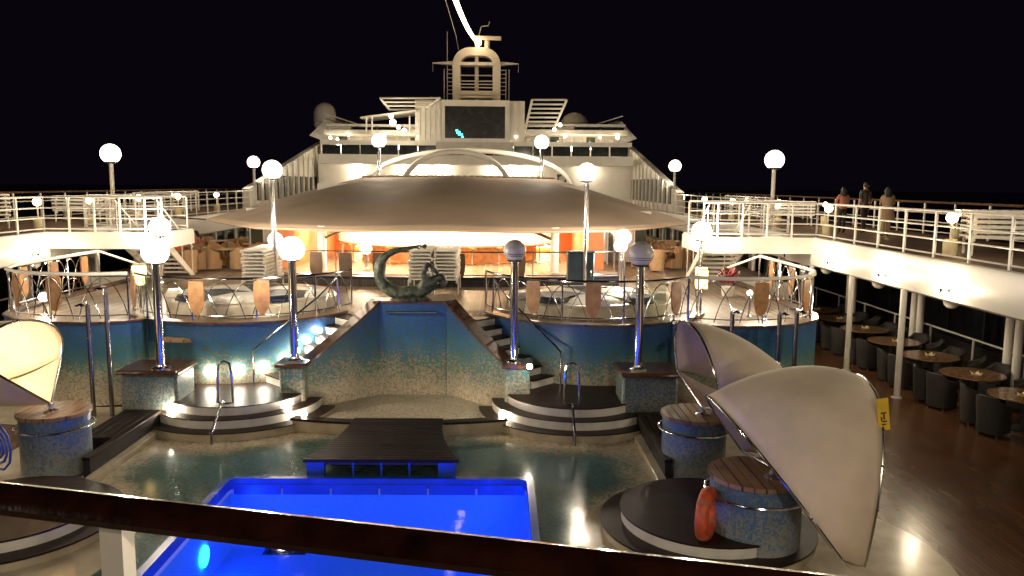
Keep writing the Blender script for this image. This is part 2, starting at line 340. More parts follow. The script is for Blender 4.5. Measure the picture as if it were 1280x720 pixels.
# upper side decks, camera deck
for s in (-1, 1):
    ud = MB(); ud.span((s*12.1, 1.3, 3.32), (s*17.3, 66, 3.59)); ud.span((s*8.5, 25.0, 3.36), (s*12.1, 27.4, 3.585))
    struct(ud.build('upper_deck', 'teak_upper', None, False))
    # white rounded edge band below the rail
    prof = [(11.96, 3.62), (11.90, 3.60), (11.87, 3.52), (11.86, 2.95), (11.90, 2.76), (12.0, 2.70), (12.12, 2.70)]
    rows = [[(s*x, y, z) for x, z in prof] for y in (1.3, 12, 25.0)]
    fa = MB().grid(rows)
    fa.grid([[(s*x, y, z) for x, z in prof] for y in (27.4, 40, 66)])
    fa.grid([[(s*(x-12.1+8.6), y, max(z, 3.1)) for x, z in prof] for y in (24.9, 27.5)])
    fa.span((s*8.45, 24.9, 3.1), (s*11.9, 24.98, 3.61)); fa.span((s*8.45, 27.42, 3.1), (s*11.9, 27.5, 3.61))
    fa.span((s*11.93, 25.0, 2.70), (s*12.05, 27.4, 3.3))
    struct(fa.build('deck_edge_band', 'white_fascia'))
    ce = MB().span((s*12.12, 1.3, 3.26), (s*17.2, 66, 3.31)); struct(ce.build('deck_underside', 'soffit_white', None, False))
cd = MB().span((-17.3, -8, 3.32), (17.3, 1.29, 3.59)); struct(cd.build('aft_upper_deck', 'teak_upper', None, False))

# raised terrace: plank floor, mosaic walls with coping
terr = MB().prism([(-10.0, 27.5), (-12.0, 27.5), (-12.0, 60), (12.0, 60), (12.0, 27.5), (10.0, 27.5)] + [(10.05, 20.6), (9.6, 19.2), (8.4, 18.35), (7.4, 18.25), (6.4, 18.7), (5.9, 20.3), (2.2, 20.3), (1.27, 19.36), (.9, 19.51), (-.9, 19.51), (-1.27, 19.36), (-2.2, 20.3), (-5.9, 20.3), (-6.4, 18.7), (-7.4, 18.25), (-8.4, 18.35), (-9.6, 19.2), (-10.05, 20.6)], 1.80, 1.93)
for s in (-1, 1):
    terr.prism([(s*4.5 + 2.75*math.cos(a*PI/20), 21.1 + 2.75*math.sin(a*PI/20)) for a in range(40)], 1.81, 1.934)
struct(terr.build('terrace_deck', 'teak_terrace', None, False))
def wall_path(name, pts, z0, z1, th, mat, label, cat, copmat='brown_wood', closed=False, coph=0.05, cw=0.04):
    """a wall following a path: body plus coping"""
    P = [Vector((p[0], p[1], 0)) for p in pts]; n = len(P); nor = []
    for i in range(n):
        a = P[max(i-1, 0)]; b_ = P[min(i+1, n-1)]; d = (b_-a).normalized(); nor.append(Vector((d.y, -d.x, 0)))
    def strip(o0, o1, za, zb):
        rows = []
        for p, q in zip(P, nor):
            A = p + q*o0; B = p + q*o1
            rows.append([(A.x, A.y, za), (A.x, A.y, zb), (B.x, B.y, zb), (B.x, B.y, za), (A.x, A.y, za)])
        return MB().grid(rows).add([rows[0][i] for i in range(4)], [(0, 1, 2, 3)]).add([rows[-1][i] for i in range(4)], [(0, 1, 2, 3)])
    o = thing(name, label, cat)
    strip(0, -th, z0, z1).build('wall', mat, o)
    strip(cw, -th-cw, z1+0.001, z1+coph).build('coping', copmat, o)
    return o
for s in (-1, 1):
    c0 = (s*4.5, 21.1)
    a_in, a_out = (-22, -165) if s < 0 else (-158, -15)
    pts = arc(c0[0], c0[1], 2.95, a_in, a_out, 28)
    if s > 0: pts = pts
    if s < 0: pts = pts[::-1]
    wall_path('mosaic_wall', pts, 0.02, 1.95, 0.2, 'mosaic_rotunda', 'curved blue to cream mosaic wall under the %s whirlpool' % side(s), 'wall')
    pts = [(s*6.1, 18.75), (s*6.6, 18.3), (s*7.4, 18.1), (s*8.4, 18.2), (s*9.2, 18.55), (s*9.85, 19.2), (s*10.15, 20.0), (s*10.2, 21.0), (s*10.2, 27.3)]
    if s < 0: pts = pts[::-1]
    wall_path('terrace_wall', pts, 0.02, 1.95, 0.2, 'mosaic_outer', 'blue green mosaic wall rounding the outer %s end of the terrace' % side(s), 'wall')
    bw = MB().span((s*10.2, 27.3, 0), (s*12.1, 27.45, 1.92)); tag(bw.build('deck_step_wall', 'white_paint', None, False), 'plain white wall closing the terrace end on the %s side' % side(s), 'wall')
# bar platform kerb
kp = [(-6.2, 26.0), (-4.5, 25.5), (-2, 25.25), (0, 25.2), (2, 25.25), (4.5, 25.5), (6.2, 26.0)]
wall_path('bar_kerb', kp, 1.92, 2.22, 0.25, 'navy', 'low dark blue kerb in front of the lit bar', 'kerb', 'navy', coph=0.03)
struct(MB().prism(kp + [(6.2, 40), (-6.2, 40)], 1.935, 2.16).build('bar_floor', 'teak_terrace', None, False))

# ------------------------------------------------------------------ pool
pool = thing('pool', 'sunken swimming pool glowing bright blue', 'pool')
MB().span((-PX, PY0, -1.35), (PX, PY1, -1.25)).build('pool_floor', 'mosaic_pool', pool, False)
pw = MB(); pw.span((-PX-.1, PY0-.1, -1.3), (-PX, PY1+.1, -0.13)); pw.span((PX, PY0-.1, -1.3), (PX+.1, PY1+.1, -0.13)); pw.span((-PX, PY1, -1.3), (PX, PY1+.1, -0.13)); pw.span((-PX, PY0-.1, -1.3), (PX, PY0, -0.13))
pw.build('pool_wall', 'mosaic_pool', pool, False)
MB().add([(-PX, PY0, -0.24), (PX, PY0, -0.24), (PX, PY1, -0.24), (-PX, PY1, -0.24)], [(0, 1, 2, 3)]).build('water_surface', 'pool_water', pool, False)
def rrect(x0, y0, x1, y1, r, n=6):
    out = []
    for cx, cy, a in ((x1-r, y1-r, 0), (x0+r, y1-r, 90), (x0+r, y0+r, 180), (x1-r, y0+r, 270)):
        out += [(cx + r*math.cos(R(a+90*i/n)), cy + r*math.sin(R(a+90*i/n))) for i in range(n+1)]
    return out
o_, i_ = rrect(-PX-.09, PY0-.09, PX+.09, PY1+.09, .22), rrect(-PX+.03, PY0+.03, PX-.03, PY1-.03, .14)
rows = [[(*p, z) for p in (q + [q[0]])] for q, z in ((o_, 0.007), (o_, 0.05), (i_, 0.05), (i_, -0.13))]
paint('pool_rim_blue', (0.03, 0.09, 0.5), 0.25)
MB().grid(rows).build('pool_rim', 'pool_rim_blue', pool)
for i in range(6):
    x0 = -PX + 0.06 + i*(2*PX-.12)/6; MB().bbox((x0+.02, PY1-.05, -.235), (x0+(2*PX-.12)/6-.02, PY1-.008, -.05), .008).build('tile_panel', 'pool_rim_blue', pool)
for x, y in [tuple(at_z(px_, py_, -1.22)[:2]) for px_, py_ in ((360, 682), (600, 640))]:
    g = MB()
    for k in range(7): g.box((x-.3+k*.1, y, -1.22), (.06, .5, .03))
    g.box((x, y, -1.243), (.75, .6, .01)); g.build('drain_grate', 'dark_metal', pool, False)
for x, y, nx in ((-PX+.012, 9.2, 1), (-PX+.012, 12.2, 1), (PX-.012, 9.2, -1), (PX-.012, 12.2, -1)):
    MB().tube([(x, y, -.75), (x+.03*nx, y, -.75)], .17, 14).build('pool_lamp', 'pool_lamp', pool)
for x in (-1.3, 1.3): MB().tube([(x, PY0+.01, -.75), (x, PY0+.05, -.75)], .17, 14).build('pool_lamp', 'pool_lamp', pool)

# wooden platform between fountain and pool
pf = thing('pool_stage', 'flared dark wooden stage between the fountain and the blue pool', 'stage')
ns = 22
for k in range(ns):
    y0 = 13.72 + k*(16.28-13.72)/ns; y1 = y0 + (16.28-13.72)/ns - 0.012; tt = (y0-13.72)/2.56
    hw = 0.93 + 0.45*(1-tt)**2.2
    MB().bbox((-hw, y0, 0.27), (hw, y1, 0.33), .008).build('plank', 'dark_wood', pf)
MB().prism([(-1.3, 13.8), (1.3, 13.8), (1.1, 14.4), (.9, 16.2), (-.9, 16.2), (-1.1, 14.4)], 0.2, 0.262).build('deck_frame', 'dark_metal', pf)
for x in (-1.17, 1.17): MB().bbox((x-.16, 13.76, .007), (x+.16, 13.9, .262), .01).build('end_panel', 'pool_rim_blue', pf)
for x in (-.5, 0, .5): MB().bbox((x-.02, 13.78, .007), (x+.02, 13.9, .262), .005).build('divider', 'pool_rim_blue', pf)
MB().span((-1.0, 14.3, .007), (1.0, 14.4, .2)).build('back_panel', 'black_wall', pf, False)

# ------------------------------------------------------------------ fountain
ft = thing('fountain', 'tall blue mosaic fountain niche with brown sloping copings', 'fountain')
BZ = 2.34; FY = 19.0
MB().span((-.80, FY, .02), (.80, FY+.3, BZ)).build('back_wall', 'mosaic_fountain', ft, False)
MB().bbox((-.95, FY-.02, BZ+.002), (.95, FY+.55, BZ+.06), .02).build('back_coping', 'brown_wood', ft)
MB().span((-.9, FY+.301, .5), (.9, FY+.5, BZ)).build('back_fill', 'mosaic_fountain', ft, False)
mb = MB(); mb.tube([(-.64, FY-.06, 2.14), (.58, FY-.06, 2.14)], .022, 8); mb.tube([(-.64, FY-.06, 2.14), (-.64, FY+.02, 2.14)], .02, 6); mb.tube([(.58, FY-.06, 2.14), (.58, FY+.02, 2.14)], .02, 6); mb.build('spout_pipe', 'chrome', ft)
def zc(u): # coping height along the side wall, front (0) to back (1)
    k = min(max((u-.14)/.86, 0), 1); return 1.16 + (BZ-1.16)*(0.85*k + 0.15*k**2)
for s in (-1, 1):
    A = Vector((s*2.42, 17.5, 0)); B = Vector((s*.80, FY+.02, 0)); d = (B-A).normalized(); nrm = Vector((-d.y*-s, d.x*-s, 0)) * -1
    nrm = Vector((s*d.y*s, 0, 0)) if False else Vector((s*abs(d.y), abs(d.x), 0))
    rows = []; cop = []
    for i in range(15):
        u = i/14; p = A + (B-A)*u; q = p + nrm*.28; z = zc(u)
        rows.append([(p.x, p.y, .1), (p.x, p.y, z), (q.x, q.y, z), (q.x, q.y, .1), (p.x, p.y, .1)])
        p2 = p - nrm*.05; q2 = q + nrm*.05
        cop.append([(p2.x, p2.y, z+.003), (p2.x, p2.y, z+.07), (q2.x, q2.y, z+.07), (q2.x, q2.y, z+.003), (p2.x, p2.y, z+.003)])
    MB().grid(rows).add(rows[0][:4], [(0, 1, 2, 3)]).build('side_wall', 'mosaic_fountain', ft)
    MB().grid(cop).add(cop[0][:4], [(0, 1, 2, 3)]).build('coping', 'brown_wood', ft)
    MB().bbox((min(s*2.22, s*2.78), 17.35, .02), (max(s*2.22, s*2.78), 17.95, 1.15), .05).build('pillar', 'mosaic_fountain', ft)
    MB().bbox((min(s*2.14, s*2.86), 17.27, 1.153), (max(s*2.14, s*2.86), 18.0, 1.235), .03).build('pillar_cap', 'brown_wood', ft)
ra = arc(0, 24.0, 7.9, -106.5, -73.5, 24)
fl = [(x, y) for x, y, z in ra] + [(2.42, 17.6), (.79, FY+.1), (-.79, FY+.1), (-2.42, 17.6)]
MB().prism(fl, .02, .10).build('basin', 'mosaic_fbasin', ft)
rows = []
for x, y, z in ra:
    dd = Vector((x, y-24.0, 0)).normalized(); p = Vector((x, y, 0)); q = p + dd*.12; p = p - dd*.12
    rows.append([(p.x, p.y, .252), (p.x, p.y, .30), (q.x, q.y, .30), (q.x, q.y, .252), (p.x, p.y, .252)])
MB().grid(rows).build('front_kerb', 'dark_wood', ft)
MB().grid([[(x, y-.09, .012), (x, y-.09, .2505)] for x, y, z in ra]).build('kerb_face', 'cream_floor', ft)

# sculpture: fish-tailed figure, tail curling up
def skin(pts, edges, rad, name, sub=2, root=0):
    me = bpy.data.meshes.new(name); me.from_pydata([tuple(p) for p in pts], edges, []); o = bpy.data.objects.new(name, me); col.objects.link(o)
    md = o.modifiers.new('Skin', 'SKIN'); md.use_smooth_shade = True; md.branch_smoothing = 0.3
    for i, sv in enumerate(me.skin_vertices[0].data):
        r_ = rad[i]; sv.radius = r_ if isinstance(r_, tuple) else (r_, r_); sv.use_root = (i == root)
    sb = o.modifiers.new('Sub', 'SUBSURF'); sb.levels = sub; sb.render_levels = sub
    dg = bpy.context.evaluated_depsgraph_get(); me2 = bpy.data.meshes.new_from_object(o.evaluated_get(dg)); me2.name = name
    bpy.data.objects.remove(o); bpy.data.meshes.remove(me); me2.shade_smooth(); return me2
SC = .0036
def sp(x, y, dy=0): return ((x-450)*SC, dy, (590-y)*SC + .02)
path = [(470, 168, .06), (420, 184, .05), (335, 200, .03), (262, 238, 0), (222, 305, -.03), (212, 385, -.03), (232, 455, -.02), (282, 512, 0), (352, 545, 0), (430, 545, 0), (505, 525, 0), (570, 470, 0), (615, 415, .02), (655, 400, .02)]
prad = [.04, .065, .09, .115, .14, .155, .17, .19, .215, .23, .22, .23, .13, .135]
pts = [sp(*p) for p in path]; edges = [(i, i+1) for i in range(len(pts)-1)]; rad = list(prad)
def branch(frm, more):
    k = frm
    for x, y, dy, r_ in more:
        pts.append(sp(x, y, dy)); rad.append(r_); edges.append((k, len(pts)-1)); k = len(pts)-1
branch(11, [(545, 420, -.12, .11), (525, 360, -.16, .085), (565, 295, -.16, .07), (605, 350, -.14, .06), (630, 385, -.12, .055)])
branch(11, [(600, 500, .14, .07), (650, 470, .18, .055), (690, 455, .15, .045)])
branch(13, [(672, 455, .02, .09), (640, 500, .05, .06)])
branch(0, [(505, 158, .12, .015)]); branch(0, [(500, 186, -.06, .015)])
sc = thing('sculpture', 'dark green bronze figure with a curled fish tail on top of the fountain', 'sculpture', (-.13, 19.15, BZ+.06))
sc.scale = (.96, .96, .84); sc.location.x = 0.0
mk('figure', skin(pts, edges, rad, 'figure', 2, 9), 'bronze', sc)
MB().lathe([(.0, 0), (.55, 0), (.5, .05), (.38, .11), (0, .13)], 20, (-.05, 0, 0), sx=1, sy=.42).build('plinth', 'bronze', sc)
bm_ = MB()
for k in range(5):
    a = R(-30+k*18); bm_.box((sp(505, 170)[0]+.07*math.cos(a), 0.05*k-.08, sp(0, 165)[2]+.03*math.sin(a)), (.17, .03, .03), ry=-a)
bm_.build('tail_fin', 'bronze', sc)

# ------------------------------------------------------------------ curved steps, landings, stairs by the fountain
def lamp_disc(mb, p, d, r=.07):
    p = Vector(p); d = Vector(d).normalized(); return mb.tube([p, p+d*.03], r, 12)
step_meshes = []
for s in (-1, 1):
    st = thing('curved_steps', 'curved dark-treaded white steps rising to the %s landing beside the fountain' % side(s), 'steps')
    cx, cy = s*3.78, 17.75
    for r_, z0, z1 in ((2.15, .006, .18), (1.85, .18, .37), (1.55, .37, .56)):
        a0, a1 = (R(180), R(360))
        MB().prism([(cx + (r_-.012)*math.cos(a0+(a1-a0)*i/36), cy + (r_-.012)*math.sin(a0+(a1-a0)*i/36)) for i in range(37)], z0, z1-.022).build('riser', 'riser_white' if z0 > .1 else 'cream_floor', st)
        MB().prism([(cx + r_*math.cos(a0+(a1-a0)*i/36), cy + r_*math.sin(a0+(a1-a0)*i/36)) for i in range(37)], z1-.021, z1).build('tread', 'dark_wood', st)
    MB().span((cx-1.45, cy+.005, .3), (cx+1.05 if s < 0 else cx+1.45, cy+1.6, .557)).build('landing', 'dark_wood', st, False) if s < 0 else MB().span((cx-1.05, cy+.005, .3), (cx+1.45, cy+1.6, .557)).build('landing', 'dark_wood', st, False)
    MB().span((cx-s*.4, cy+.01, .02), (cx+s*2.1, cy+.3, .3)).build('side_block', 'mosaic_speck', st, False)
    # stair flight along the fountain side wall
    fs = thing('stair_flight', 'narrow stair with white risers climbing beside the fountain on the %s side' % side(s), 'stairs')
    A = Vector((s*2.85, 17.85, 0)); B = Vector((s*1.32, 19.35, 0)); d = (B-A).normalized(); nrm = Vector((s*abs(d.y), abs(d.x), 0)); nn = 7
    for k in range(nn):
        p = A + (B-A)*(k/nn); q = A + (B-A)*((k+1)/nn + .06); z1 = .56 + (1.93-.56)*(k+1)/nn; wd = .9
        po = [p, q, q+nrm*wd, p+nrm*wd]
        MB().prism([(v.x, v.y) for v in po], .3, z1-.035).build('riser', 'riser_white', fs, False)
        p2 = p - d*.03
        MB().prism([(v.x, v.y) for v in (p2, q, q+nrm*wd, p2+nrm*wd)], z1-.034, z1).build('tread', 'dark_wood', fs, False)
        if s < 0 and k < 5 and k > 0:
            lm = p + nrm*.42 + d*.05
            tag(MB().sphere((lm.x, lm.y, z1+.12), .055, 12, 8).build('step_light', 'step_light'), 'small round light on the port stair beside the fountain', 'step light', 'stair lights')
    # loop handrail
    hx, hy = (s*3.62, 16.35)
    h = thing('loop_handrail', 'polished steel loop handrail standing on the %s curved steps' % side(s), 'handrail', (hx, hy, 0))
    lp = [(-.16, 0, .62), (-.14, 0, 1.25), (-.11, 0, 1.45), (0, 0, 1.5), (.11, 0, 1.45), (.14, 0, 1.25), (.16, 0, .62), (0, 0, .6)]
    MB().tube(lp, .028, 8, closed=True).build('loop', 'chrome', h)
    MB().tube([(0, 0, .61), (0, -.12, .66), (0, -.3, .62), (0, -.86, .25), (0, -.88, .01)], .026, 8).build('stem', 'steel_dark', h)
    # outer pedestal
    pd = thing('lamp_pedestal', 'speckled mosaic pedestal with a brown cap beside the %s bench' % side(s), 'pedestal', (s*5.32, 17.1, 0))
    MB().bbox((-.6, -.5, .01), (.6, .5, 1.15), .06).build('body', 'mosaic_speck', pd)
    MB().bbox((-.66, -.58, 1.153), (.66, .58, 1.24), .05).build('cap', 'brown_wood', pd)
    # bench and kerb
    bn = thing('pool_bench', 'long dark wooden bench along the %s edge of the basin' % side(s), 'bench', (s*5.4, 15.0, 0))
    for k in range(5):
        x = s*(-.32 + k*.16); y0 = -1.5 if k == 0 else -.38
        MB().bbox((x-.072, y0, .36), (x+.072, 1.5, .42), .01).build('slat', 'dark_wood', bn)
    MB().span((s*-.38, -.35, .015), (s*.37, 1.45, .355)).build('base', 'black_wall', bn, False); MB().span((s*-.38, -1.48, .015), (s*-.26, -.351, .355)).build('narrow_base', 'black_wall', bn, False)
    kb = MB().bbox((s*4.95-.09, 13.0, .012), (s*4.95+.09, 16.9, .12), .02); tag(kb.build('basin_kerb', 'cream_floor'), 'cream kerb at the foot of the %s dark bench' % side(s), 'kerb')
    # round corner steps near the pods
    rs = thing('round_step', 'round dark wooden platform with a white riser on the %s side of the pool' % side(s), 'steps', (s*5.25, 11.55, 0))
    for r_, z0, z1, mt in ((1.6, .015, .16, 'cream_floor'), (1.3, .16, .34, 'riser_white')):
        MB().lathe([(0, z0), (r_-.02, z0), (r_-.02, z1-.03), (0, z1-.03)], 48).build('riser', mt, rs)
        MB().lathe([(0, z1-.029), (r_, z1-.029), (r_, z1), (0, z1)], 48).build('tread', 'dark_wood', rs)
def light_on(px, py, Y, r=.065, label='', grp='wall lights'):
    p = at_y(px, py, Y); return tag(MB().sphere(p, r, 14, 8).build('wall_light', 'step_light'), label, 'light', grp)
for px, py in ((262, 465), (297, 463), (330, 462)): 
    p = at_y(px, py, 18.1); v = Vector((p.x+4.5, p.y-21.1)); v = v.normalized()*2.98
    tag(MB().sphere((v.x-4.5, v.y+21.1, p.z), .075, 14, 8).build('wall_light', 'step_light'), 'round wall light low on the mosaic above the port landing', 'light', 'landing wall lights')
for (px, py, z), lb in zip(((213, 513, .42), (360, 506, .42), (380, 518, .30), (627, 518, .30), (662, 458, 1.3)), ('beside the port pedestal', 'beside the port fountain pillar', 'at the port end of the fountain kerb', 'at the starboard end of the fountain kerb', 'at the foot of the starboard fountain stair')):
    p = at_z(px, py, z); tag(MB().sphere(p, .06, 14, 8).build('step_light', 'step_light'), 'small round step light ' + lb, 'light')
hrp = [(-3.2, 17.95, 1.25), (-3.25, 18.0, 1.9), (-2.85, 18.6, 2.2), (-2.1, 20.2, 2.95)]
for s in (-1, 1):
    tag(MB().tube([(p[0]*-s if s > 0 else p[0], p[1], p[2]) for p in [(-3.5, 17.9, .55), (-3.5, 17.9, 1.4), (-3.4, 18.05, 1.5), (-2.3, 19.2, 2.45), (-1.95, 19.75, 2.85), (-1.9, 19.8, 1.95)]], .022, 8).build('stair_handrail', 'chrome'), 'thin steel handrail up the %s fountain stair' % side(s), 'handrail')

# ------------------------------------------------------------------ lamp posts
def lamp_post(loc, h, gd, lit, label, group=None, pr=.055, polemat='chrome', base=True):
    t_ = thing('lamp_post', label, 'lamp', loc, 0, group)
    MB().tube([(0, 0, 0), (0, 0, h-gd*.45)], pr, 14).build('pole', polemat, t_)
    if base: MB().lathe([(0, 0), (pr*2.2, 0), (pr*2.2, .03), (pr*1.2, .06), (pr*1.1, .1)], 16).build('base_flange', polemat, t_)
    MB().lathe([(0, h-gd*.52), (gd*.30, h-gd*.46), (gd*.34, h-gd*.40), (gd*.2, h-gd*.38)], 16).build('collar', 'dark_metal', t_)
    gb = MB().sphere((0, 0, h), gd/2, 24, 14).build('globe', 'globe_lit' if lit else 'globe_off', t_)
    if lit:
        ld = bpy.data.lights.new('bulb_light', 'POINT'); ld.energy = 42*3.14*(gd/2)**2*4*PI*1.75; ld.color = (1.0, .85, .64); ld.shadow_soft_size = gd*.22
        lo = bpy.data.objects.new('bulb_light', ld); col.objects.link(lo); lo.parent = t_; lo.location = (0, 0, h)
    if not lit:
        for z in (-.12, -.2): MB().lathe([(math.sqrt(max(.25-(z)**2, 0))*gd+.004, h+z*gd-.006), (math.sqrt(max(.25-z**2, 0))*gd+.006, h+z*gd), (math.sqrt(max(.25-z**2, 0))*gd+.004, h+z*gd+.006)], 24).build('globe_band', 'dark_metal', gb)
    return t_
lamp_post((-5.1, 16.75, 1.24), 2.5, .56, True, 'lit globe lamp on a steel post on the port outer mosaic pedestal', pr=.09)
lamp_post((-2.5, 17.65, 1.235), 2.5, .56, True, 'lit globe lamp on a steel post on the port fountain pillar', pr=.09)
lamp_post((2.42, 17.65, 1.235), 2.5, .5, False, 'unlit grey globe lamp on the starboard fountain pillar', pr=.09)
lamp_post((5.1, 16.95, 1.24), 2.5, .55, False, 'unlit grey globe lamp on the starboard outer mosaic pedestal', pr=.09)
for s in (-1, 1):
    for Y, z in ((30.2, 6.18), (47.5, 6.33)):
        lamp_post((s*12.35, Y, 3.59), z-3.59, .72, True, 'lit globe lamp at the %s upper deck rail, %s' % (side(s), 'close to the stairs' if Y < 40 else 'by the ribbed wall'), pr=.075, polemat='rail_white')
    lamp_post((s*12.35, 13.0, 3.59), 2.6, .72, True, 'added unseen lit globe lamp on a white post abreast of the pool, %s upper deck' % side(s), pr=.075, polemat='rail_white')  # out-of-view pair added to brighten the pool side
    t_ = thing('lamp_pedestal', 'added unseen speckled mosaic pedestal with a brown cap at the aft end of the pool, %s side' % side(s), 'pedestal', (s*5.32, 3.0, 0))  # added base for the out-of-view lamp set on it
    MB().bbox((-.6, -.5, .01), (.6, .5, 1.15), .06).build('body', 'mosaic_speck', t_); MB().bbox((-.66, -.58, 1.153), (.66, .58, 1.24), .05).build('cap', 'brown_wood', t_)
    lamp_post((s*5.32, 3.0, 1.24), 2.5, .56, True, 'added unseen lit globe lamp on a steel post at the aft end of the pool, %s side' % side(s), pr=.09)  # added out of view to light the fountain and hoods from aft
    for x in (5.2, 9.6): lamp_post((s*x, -.9, 3.59), 2.6, .6, True, 'added unseen lit globe lamp on a white post on the aft upper deck', 'added aft upper deck lamps', pr=.07, polemat='rail_white')  # unseen lamps added for the light from behind the viewer
    lamp_post((s*4.66, 24.0, 1.93), 3.62, .58, True, 'lit globe lamp on a tall chrome post before the canopy, %s side' % side(s), pr=.065)
    lamp_post((s*4.2, 42.0, 3.6), 3.75, .75, True, 'lit globe lamp on a pole behind the canopy, %s side' % side(s), pr=.09)
    lamp_post((s*8.3, 24.6, 1.93), 1.87, .62, True, 'lit globe lamp below the %s upper deck landing' % side(s), pr=.06)
lamp_post((-4.85, 24.8, 1.93), 1.5, .45, True, 'lit globe lamp beside the stacked loungers on the port terrace', pr=.05)
lamp_post((5.95, 25.0, 1.93), 1.65, .5, True, 'lit globe lamp on a short post beside the terracotta wall', pr=.05)
lamp_post((5.8, 24.5, 1.93), 1.42, .42, True, 'smaller lit globe lamp on a short post beside the terracotta wall', pr=.05)
lamp_post((6.25, 29.0, 1.93), 1.7, .4, True, 'far lit globe lamp behind the terracotta wall', pr=.05)
lamp_post((-2.6, 28.0, 2.16), .75, .42, True, 'lit globe lamp standing on the bar kerb line among the paddles', pr=.05)
for x, y, z, lb in ((-9.1, 19.6, 2.25, 'on the port rounded end of the terrace'), (8.75, 19.8, 2.35, 'on the starboard rounded end of the terrace'), (8.35, 19.75, 2.45, 'on the starboard terrace beside the wooden paddle')):
    lamp_post((x, y, 1.93), z-1.93+.1, .24 if lb[-6:] != 'paddle' else .15, True, 'small low globe lamp ' + lb, pr=.03)
for x, lb in ((-7.3, 'port'), (7.45, 'starboard')):
    t_ = thing('lantern', 'square yellow glowing lantern on a post on the %s terrace' % lb, 'lantern', (x*.985, 20.6, 1.93))
    MB().tube([(0, 0, 0), (0, 0, .62)], .03, 10).build('post', 'steel_dark', t_)
    MB().bbox((-.14, -.14, .62), (.14, .14, 1.12), .03).build('shade', 'lantern', t_); MB().bbox((-.16, -.16, 1.121), (.16, .16, 1.15), .02).build('cap', 'steel_dark', t_)

# ------------------------------------------------------------------ railings
def resample(pts, step):
    P = [Vector(p) for p in pts]; L = [0]
    for a, b_ in zip(P, P[1:]): L.append(L[-1] + (b_-a).length)
    n = max(1, round(L[-1]/step)); out = []
    for k in range(n+1):
        d = L[-1]*k/n; i = 0
        while i < len(P)-2 and L[i+1] < d: i += 1
        u = (d-L[i])/max(L[i+1]-L[i], 1e-6); out.append(P[i].lerp(P[i+1], u))
    return out
post_cache = {}
def railing(label, pts, h=1.07, rails=(.74, .43, .1), step=1.4, pr=.035, rr=.022, mat='rail_white', capmat=None, group=None, topr=.03, name='deck_railing'):
    base = Vector(pts[0]); t_ = thing(name, label, 'railing', base, 0, group)
    L = [Vector(p)-base for p in pts]
    key = (h, pr, mat)
    if key not in post_cache:
        mbp = MB().span((-pr*.55, -pr, 0), (pr*.55, pr, h-.02)) ; post_cache[key] = mbp.mesh('post', False)
    for p in resample(L, step): mk('post', post_cache[key], mat, t_, p)
    for z in rails: MB().tube([p+Vector((0, 0, z)) for p in L], rr, 6).build('rail', mat, t_)
    MB().tube([p+Vector((0, 0, h)) for p in L], topr, 8).build('top_rail', capmat or mat, t_)
    return t_
